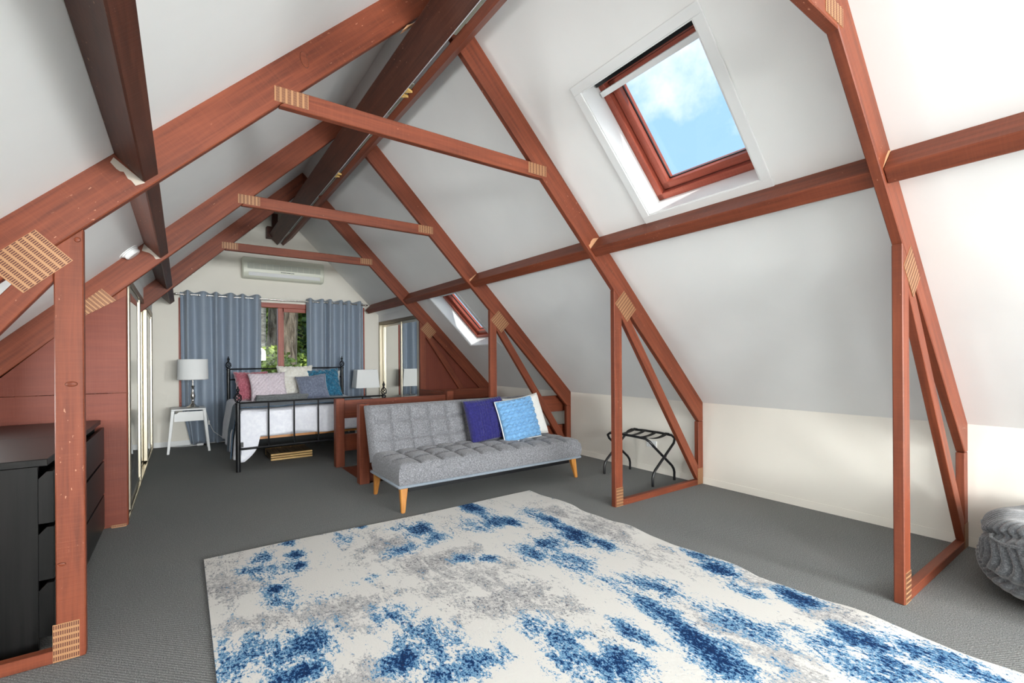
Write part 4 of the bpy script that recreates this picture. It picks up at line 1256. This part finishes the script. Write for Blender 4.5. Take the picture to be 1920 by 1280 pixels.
# ------------------------------------------------------------------ bean bag
bb = thing('bean_bag', 'grey ribbed plush bean bag on the carpet at the right edge', 'bean bag', (3.63, 0.12, 0))
def bag(u, v):
    a = 2 * PI * u; b = (v - 0.5) * PI
    cb, sb = math.cos(b), math.sin(b)
    R = 0.47 * (1 + 0.05 * math.sin(2 * a + 0.5) + 0.04 * math.sin(3 * a))
    cb2 = max(cb, 0) ** 0.55
    x, y = R * cb2 * math.cos(a), R * 1.1 * cb2 * math.sin(a)
    z = 0.21 + (0.215 if sb > 0 else 0.21) * (1 if sb > 0 else -1) * abs(sb) ** 0.75
    n = mnoise.noise(Vector((x * 3.5, y * 3.5, z * 5))) * 0.05
    # two soft creases
    cr1 = math.exp(-((z - 0.20 - 0.08 * math.sin(a * 1.5 + 0.7)) / 0.02) ** 2) * 0.035
    cr2 = math.exp(-((z - 0.31 - 0.05 * math.sin(a * 2 + 2.0)) / 0.016) ** 2) * 0.030
    rib = 0.020 * abs(math.sin(a * 34 + 6 * math.sin(z * 11 + a) + 2.0 * n * 20)) ** 0.7 * min(1, cb * 2.5)
    k = 1 + (n - cr1 - cr2 + rib) / 0.45
    top = 0.03 * mnoise.noise(Vector((x * 6, y * 6, 4))) if sb > 0.3 else 0
    zz = max(0.0, z * (1 + 0.35 * n) + top)
    return (3.585 + x * k, 0.12 + y * k, zz)
m = MB(); m.grid(bag, 480, 80)
obj('cover', m, PLUSH, bb, smooth=True, weld=True)
m = MB()
m.tube([Vector(bag(u, 0.66 + 0.06 * math.sin(u * 12))) + Vector((0, 0, 0.004)) for u in [0.28 + 0.4 * i / 40 for i in range(41)]], 0.008, 6)
obj('seam_piping', m, PLUSH, bb, smooth=True)

# ------------------------------------------------------------------ garden outside the gable window
struct('ground', MB().box((-30, YB + 1, -3.2), (40, 60, -3.0)), GROUND)


def tree(name, label, x, y, r, h, mat, fol, nleaf, cz, cr0, crz, seed, leaf=0.10, kind='tree'):
    rnd = random.Random(seed)
    t = thing(name, label, 'tree', (x, y, -3.0), 'garden trees beyond the window')
    m = MB()
    def tr(u, v):
        a = 2 * PI * u; z = -3.0 + h * v
        rr = r * (1.25 - 0.5 * v) * (1 + 0.10 * mnoise.noise(Vector((math.cos(a) * 2, math.sin(a) * 2, z * 1.1 + seed))) + 0.05 * math.sin(7 * a + z))
        return (x + rr * math.cos(a) + 0.05 * math.sin(z + seed), y + rr * math.sin(a), z)
    m.grid(tr, 24, 40)
    obj('trunk', m, mat, t, smooth=True)
    m = MB()
    for k in range(nleaf):
        while True:
            q = Vector((rnd.uniform(-1, 1), rnd.uniform(-1, 1), rnd.uniform(-1, 1)))
            if 0.15 < q.length < 1: break
        c = Vector((x + q.x * cr0, y + q.y * cr0, cz + q.z * crz))
        d = Vector((rnd.uniform(-1, 1), rnd.uniform(-1, 1), rnd.uniform(-1, 0.4))).normalized()
        s = d.cross(Vector((rnd.uniform(-1, 1), rnd.uniform(-1, 1), 1))).normalized() * leaf * 0.35
        d *= leaf * rnd.uniform(0.7, 1.4)
        m.add([c, c + d * 0.5 + s, c + d, c + d * 0.5 - s], [(0, 1, 2, 3)])
    f = obj('foliage', m, fol, t); f['kind'] = 'stuff'
    return t


tree('palm_tree', 'pale ringed palm trunk at the left of the window view', 1.50, 12.0, 0.13, 7.5, PALMBARK, LEAFY, 1500, 4.6, 1.6, 0.8, 3, 0.3)
tree('gum_tree', 'thick grey-brown gum trunk in the right window pane', 2.13, 12.2, 0.165, 9.0, BARK, LEAFD, 2500, 6.2, 2.2, 1.4, 4, 0.16)
tree('gum_tree', 'pale slim trunk behind the window mullion', 1.93, 13.8, 0.12, 9.0, BARK, LEAFY, 1500, 5.6, 1.8, 1.2, 5, 0.16)
tree('leafy_shrub', 'yellow-green leafy shrub low in the left window pane', 1.55, 11.0, 0.04, 3.2, BARK, LEAFY, 3200, 0.35, 0.62, 1.2, 6, 0.12)
tree('leafy_shrub', 'sunlit shrub low behind the gum trunk', 2.75, 13.6, 0.05, 3.6, BARK, LEAFY, 2600, 0.2, 0.9, 1.2, 7, 0.13)
tree('dark_tree', 'dark green tree at the right behind the gum trunk', 3.7, 16.9, 0.2, 7, BARK, LEAFD, 7000, 2.2, 2.0, 3.2, 8, 0.24)
tree('dark_tree', 'deep green tree filling the far background of the window', 2.9, 19.5, 0.2, 7, BARK, LEAFD, 8000, 1.6, 2.6, 3.2, 9, 0.28)
tree('leafy_tree', 'bright yellow-green tree between the two window trunks', 2.36, 16.2, 0.1, 6, BARK, LEAFY, 5500, 1.6, 1.1, 2.0, 10, 0.2)
